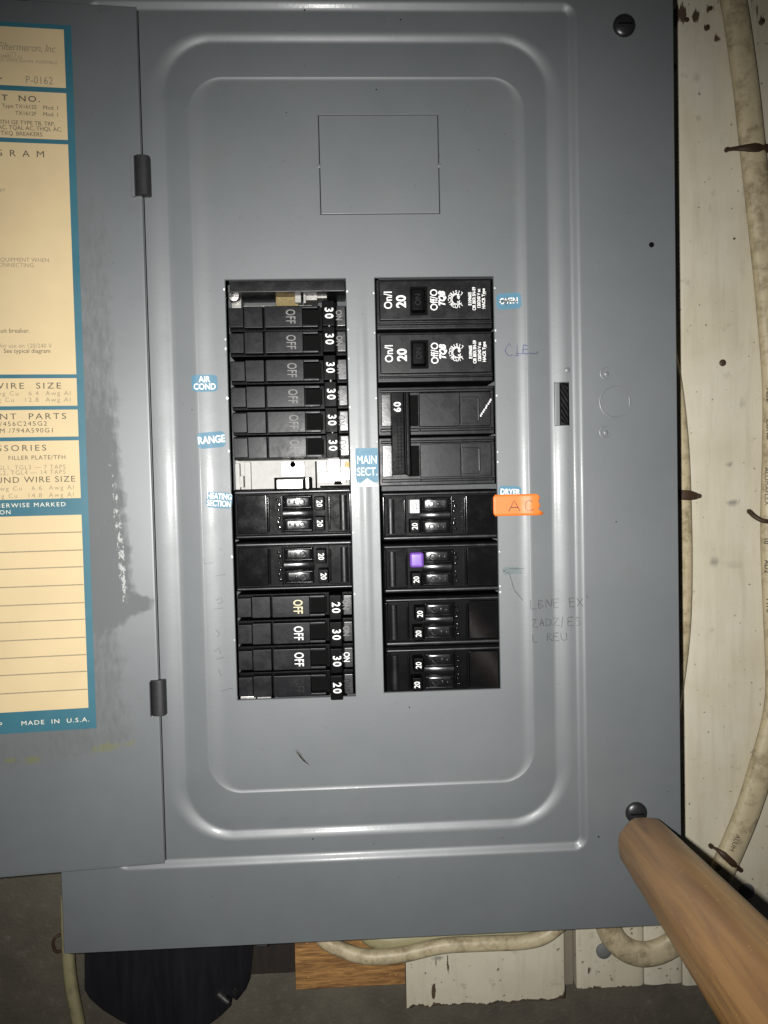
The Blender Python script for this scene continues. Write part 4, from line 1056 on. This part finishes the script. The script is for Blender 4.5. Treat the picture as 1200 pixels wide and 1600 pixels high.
# -- tandem breaker
def tandem(label):
    t = thing('tandem_breaker', label, 'circuit breaker', group='tandem breakers with two small toggles')
    bm = bmesh.new()
    box(bm, -2, 186, 12, 105, -40, 40, 3.5, 1, seg=3)
    # rim standing round the recessed face
    box(bm, 1, 184, 1, 16, 31.5, 38, 2.6, 2, seg=3); box(bm, 1, 184, 2, 16, -37.5, -32.5, 2.2, 2, seg=3)
    box(bm, 180, 184.5, 2, 16, -32, 31, 1.8, seg=3)
    box(bm, 4, 51, 4, 16, -30.5, 30.5, 1.4)
    box(bm, 146, 178, 10, 16, -31, 31, 1.2, 1)
    finish('body', bm, [M['black'], M['handle'], M['rim']], t, local=True)
    bm = bmesh.new(); box(bm, 52.2, 55.4, -1, 14, -28, 28, 1.4, seg=3)
    for z, h, x in ((22, 4, 66), (14, 6, 68), (6, 3, 67), (-6, 4, 68), (-14, 6, 66), (-22, 5, 68)): box(bm, x, x+4, 3, 14, z-h/2, z+h/2, .9)
    box(bm, 73, 75, 3, 14, -30, 30, .8)
    finish('rib', bm, M['black'], t, local=True)
    for s in (1, -1):
        bm = bmesh.new()
        G = []
        for i in range(13):
            xx = 76+47*i/12; G.append([])
            for j in range(9):
                zz = -11+22*j/8; dd = 5+.0042*max(0, xx-95)**2+.0060*zz*zz+(2 if i in (0, 12) or j in (0, 8) else 0)
                G[-1].append(bm.verts.new((xx, dd, s*18+zz)))
        for i in range(12):
            for j in range(8): bm.faces.new((G[i][j], G[i+1][j], G[i+1][j+1], G[i][j+1]))
        rim = [G[i][0] for i in range(13)]+[G[12][j] for j in range(1, 9)]+[G[i][8] for i in range(11, -1, -1)]+[G[0][j] for j in range(7, 0, -1)]
        low = [bm.verts.new((v.co.x, 15, v.co.z)) for v in rim]
        for k in range(len(rim)): bm.faces.new((rim[k], low[k], low[(k+1) % len(rim)], rim[(k+1) % len(rim)]))
        box(bm, 78, 121, 4, 8, s*18+7.5, s*18+9.5, .8); box(bm, 78, 121, 4, 8, s*18-9.5, s*18-7.5, .8)
        ln = finish('lane', bm, M['lane'], t, local=True)
        bm = bmesh.new()
        arc(bm, (106, s*18), 4.2, 0, 359, 1.1, 4.8, 1.2); box(bm, 93, 96.5, 4, 7, s*18-3, s*18+3, .6); box(bm, 85, 88, 4, 7, s*18-1, s*18+3, .6)
        sub(finish('position_mark', bm, M['satin'], t, local=True, recalc=False), ln)
    # rounded strip between the lanes
    bm = bmesh.new(); rows = []
    for xx in (76, 84, 92, 100, 108, 116, 124):
        rows.append([bm.verts.new((xx, 7.5-2.6*math.sin(R_(a))+.0042*max(0, xx-92)**2, 7.6*math.cos(R_(a)))) for a in range(0, 181, 15)])
    for a, b in zip(rows, rows[1:]):
        for k in range(12): bm.faces.new((a[k], a[k+1], b[k+1], b[k]))
    bm.faces.new(rows[0]); bm.faces.new(rows[-1]); finish('centre_strip', bm, M['lane'], t, local=True)
    bm = bmesh.new()
    for z0_, z1_ in ((-27.5, -20), (-19.5, 19.5), (20, 27.5)):
        rws = [[bm.verts.new((171+5.6*math.cos(R_(a)), 5-3.2*math.sin(R_(a)), z)) for a in range(0, 181, 15)] for z in (z0_, z1_)]
        for k in range(12): bm.faces.new((rws[0][k], rws[0][k+1], rws[1][k+1], rws[1][k]))
        bm.faces.new(rws[0]); bm.faces.new(rws[1])
    finish('clip_bar', bm, M['satin'], t, local=True)
    bm = bmesh.new(); box(bm, 148, 150.5, 1, 12, -26, 26, .9); finish('wall', bm, M['black'], t, local=True)
    for s in (1, -1):
        bm = bmesh.new(); box(bm, 126, 142.5, -16, 12, s*15.5-11.2, s*15.5+11.2, 1.4, taper=(.92, .95, 0)); tg = finish('toggle', bm, M['handle'], t, local=True)
        bm = bmesh.new(); text(bm, '20', 134.3, -16.5, s*15.5, 8.8, -90, xs=.85, bold=.012); sub(finish('lettering', bm, M['ink'], t, local=True, recalc=False), tg)
    return t
def face_p(px, py, d=FR_D+1): return P3(px, py, d)
tp = tandem('upper left tandem breaker, beside the HEATING SECTION sticker'); tp.location = Vector(face_p(365.5, 805))*SC
LT2 = dup(tp, face_p(367.5, 887), None, 'lower left tandem breaker, between its twin and the yellowed OFF breaker')
for tg, (ch, dx) in zip((tp, LT2), ((0, 0), (1, 3))): pass
RT = []
PI = math.pi
for (px, py, lab) in ((778.5, 803, 'right tandem breaker with one white toggle, beside the orange tape'), (780.5, 885, 'right tandem breaker with a purple painted toggle'),
                      (782.5, 968, 'right tandem breaker under the purple-toggle breaker'), (784, 1046.5, 'bottom tandem breaker of the right column')):
    RT.append(dup(tp, face_p(px, py), (0, PI, 0), lab))
def toggles(o):
    return [c for c in o.children if c.name.startswith('toggle')]
# for the turned-round copies the first toggle (local +z) is the lower one
def paint_toggle(tg, mat, inkmat):
    tg.data = tg.data.copy(); tg.data.materials[0] = mat
    for g_ in tg.children:
        if inkmat is None: bpy.data.objects.remove(g_)
        else: g_.data = g_.data.copy(); g_.data.materials[0] = inkmat
up = [c for c in toggles(RT[0])][1]; up['label'] = 'white painted toggle'; paint_toggle(up, M['whitecap'], M['oldink'])
up = toggles(RT[1])[1]; up['label'] = 'purple painted toggle'; paint_toggle(up, M['purple'], None); up.scale = (1, 1.12, 1)
bm = bmesh.new(); box(bm, 122.5, 144.5, -20, 4, -27.5, -3.5, 4.5, seg=4); pm = finish('paint_cap', bm, M['purple'], None); up.data = pm.data; up.scale = (1, 1, 1); bpy.data.objects.remove(pm)
toggles(RT[2])[1].location.x = -4*SC; toggles(RT[2])[0].location.x = -1*SC; toggles(RT[3])[0].location.x = 3*SC
toggles(LT2)[1].location.x = 4*SC; toggles(LT2)[0].location.x = 1*SC

# -- full-size 20 breakers at the top right
def full_breaker(label):
    t = thing('wide_breaker', label, 'circuit breaker', group='full-width 20 breakers at the top right')
    bm = bmesh.new()
    box(bm, 0, 185, 8, 105, -40, 39.5, 2.5, seg=3)
    box(bm, 5, 182, -1, 12, -27, 35, 2.0, seg=3)
    box(bm, 3, 184, 1, 14, -33.5, -30, 1.6, seg=3)
    finish('body', bm, M['satin'], t, local=True)
    bm = bmesh.new(); box(bm, 53, 81, -1.6, 2, -20, 25, .8); finish('slot', bm, M['pit'], t, local=True)  # black plate on the face, painted shade of the slot
    bm = bmesh.new(); box(bm, 55, 78, -14, 0, -16.5, 21, 2, taper=(.8, .9, -2)); tg = finish('toggle', bm, M['handle'], t, local=True)
    bm = bmesh.new(); text(bm, 'ON', 65, -14.4, 2, 9, 90, xs=.9); sub(finish('lettering', bm, M['faint'], t, local=True, recalc=False), tg)
    bm = bmesh.new(); D_ = -1.5
    text(bm, 'On/I', 19.5, D_, 4.5, 12.5, 90, xs=.85, bold=.012); text(bm, '20', 40, D_, 2, 14.5, 90, xs=.95, bold=.03)
    text(bm, 'Off/O', 91.5, D_, 4, 11.5, 90, xs=.85, bold=.012); text(bm, 'TQB', 104, D_, 5, 9.5, 90, xs=.85, bold=.05, shear=.3)
    c = (127, 4.5)
    s = 'LISTED-CIRCUIT-BREAKER'
    for k, ch in enumerate('LISTEDCIRCUIT'):
        a = 50+ (260/12)*k
        text(bm, ch, c[0]+11.6*math.cos(R_(a)), D_, c[1]+11.6*math.sin(R_(a)), 5.0, a+90, bold=.02)
    arc(bm, c, 7.6, 60, 300, .6, D_+.1, .15); text(bm, 'UL 489', c[0]+3, D_, c[1], 4.2, 90, bold=.03, xs=.9)
    for ss, xx, L in (('E109605', 148, .85), ('CIR BKR SN-59', 154.5, .8), ('120/240 V ac', 162, .82), ('HACR Type', 169.5, .9)): text(bm, ss, xx, D_, 5, 4.9, 90, xs=L, bold=.03)
    finish('lettering', bm, M['ink'], t, local=True, recalc=False)
    return t
fb = full_breaker('upper of two wide 20 breakers, topmost in right column'); fb.location = Vector(face_p(587.5, 474))*SC
dup(fb, face_p(589, 557.5), None, 'lower of two wide 20 breakers, just above the 60 breaker')

# -- two-pole 60 breaker
t = thing('two_pole_breaker', 'two-pole 60 breaker with one tall tie-bar toggle', 'circuit breaker', *face_p(592, 682))
bm = bmesh.new()
for s in (1, -1):
    zc = 40*s
    box(bm, 0, 186, 12, 105, zc-38.5, zc+38.5, 2, seg=2)
    box(bm, 65, 129, -1, 18, zc-26, zc+27, 1.2); box(bm, 130, 158, -.4, 18, zc-22, zc+20, 1.0); box(bm, 129.4, 178, .6, 18, zc-26, zc+27, 1.0)
    box(bm, 3, 66, 2, 16, zc-33, zc-27.5, 1.5); box(bm, 3, 182, 1, 16, zc+28.5, zc+33, 1.5); box(bm, 66, 182, 2, 16, zc-33, zc-28, 1.5)
finish('body', bm, M['old'], t, local=True)
for s in (1, -1):
    bm = bmesh.new(); box(bm, 46, 64, 9.5, 13.5, 40*s-24, 40*s+25); finish('slot', bm, M['pit'], t, local=True)  # black plates colour in the shade of both slots
    bm = bmesh.new(); box(bm, 5, 20, 1, 14, 40*s-24, 40*s+26, 1.2); finish('on_pad', bm, M['pad'], t, local=True)
    bm = bmesh.new(); box(bm, 157, 160, -1.4, 4, 40*s-18, 40*s+18, .9); finish('rib', bm, M['satin'], t, local=True)
bm = bmesh.new()
box(bm, 19, 38.5, -26, 14, -61, 66, 1.5); box(bm, 38.5, 41.5, -30, 14, -60, 66, 1.1); box(bm, 41.5, 48, -20, 14, -62, 67, 1.5)
for k in range(16):
    z = -52+5.4*k
    box(bm, 27, 29.2, -26.8, -24, z, z+3, .5); box(bm, 32, 34.2, -26.8, -24, z+.5, z+3.5, .5)
tg = finish('toggle', bm, M['handle'], t, local=True)
bm = bmesh.new(); text(bm, '60', 29, -26.5, 43, 10.5, 90, xs=.95, bold=.025, space=1.2); sub(finish('lettering', bm, M['ink'], t, local=True, recalc=False), tg)
bm = bmesh.new()
for k in range(9):
    a = (161+2*k+random.uniform(-.5, .5), -.2, 28+3.1*k); box(bm, a[0], a[0]+2.6, .1, 2, a[2], a[2]+3.4, .5)
finish('paint_fleck', bm, M['whitecap'], t, local=True)

# ------------------------------------------------------------------ broom handle leaning on the cover
RS = 43.5
A = Vector(P3(1008, 1319, -46)); Bq = Vector(P3(1213, 1570, -640)); ax = (Bq-A).normalized(); L = (Bq-A).length*1.35
bm = bmesh.new(); s1 = ax.cross(Vector((0, 0, 1))).normalized(); s2 = ax.cross(s1)
prof = [(0, .02), (.3, .30), (1.5, .52), (5, .75), (10, .89), (17, .965), (26, 1.0)]+[(26+(L-26)*k/30, 1.0) for k in range(1, 31)]
rings = []; NS = 48
for y, k in prof:
    ring = []
    for q in range(NS):
        a = 2*math.pi*q/NS; rr = RS*k
        m_ = ((a+.35) % (math.pi/4))-math.pi/8; fac = math.cos(math.pi/8)/math.cos(m_); rr *= 1.03*(.45+.55*fac)*(1+.006*noise.noise(Vector((math.cos(a)*2, math.sin(a)*2, y*.02))))
        ring.append(bm.verts.new((rr*math.cos(a), rr*math.sin(a), y)))
    rings.append(ring)
for a, b in zip(rings, rings[1:]):
    for q in range(NS): bm.faces.new((a[q], a[(q+1) % NS], b[(q+1) % NS], b[q]))
bm.faces.new(rings[0][::-1]); bm.faces.new(rings[-1])
stick = finish('broom_handle', bm, M['stick'], None, 50)
stick.matrix_world = Matrix.Translation(A*SC) @ Matrix((s1, s2, ax)).transposed().to_4x4()
tag(stick, 'worn brown wooden broom handle poking the lower right screw', 'broom handle')
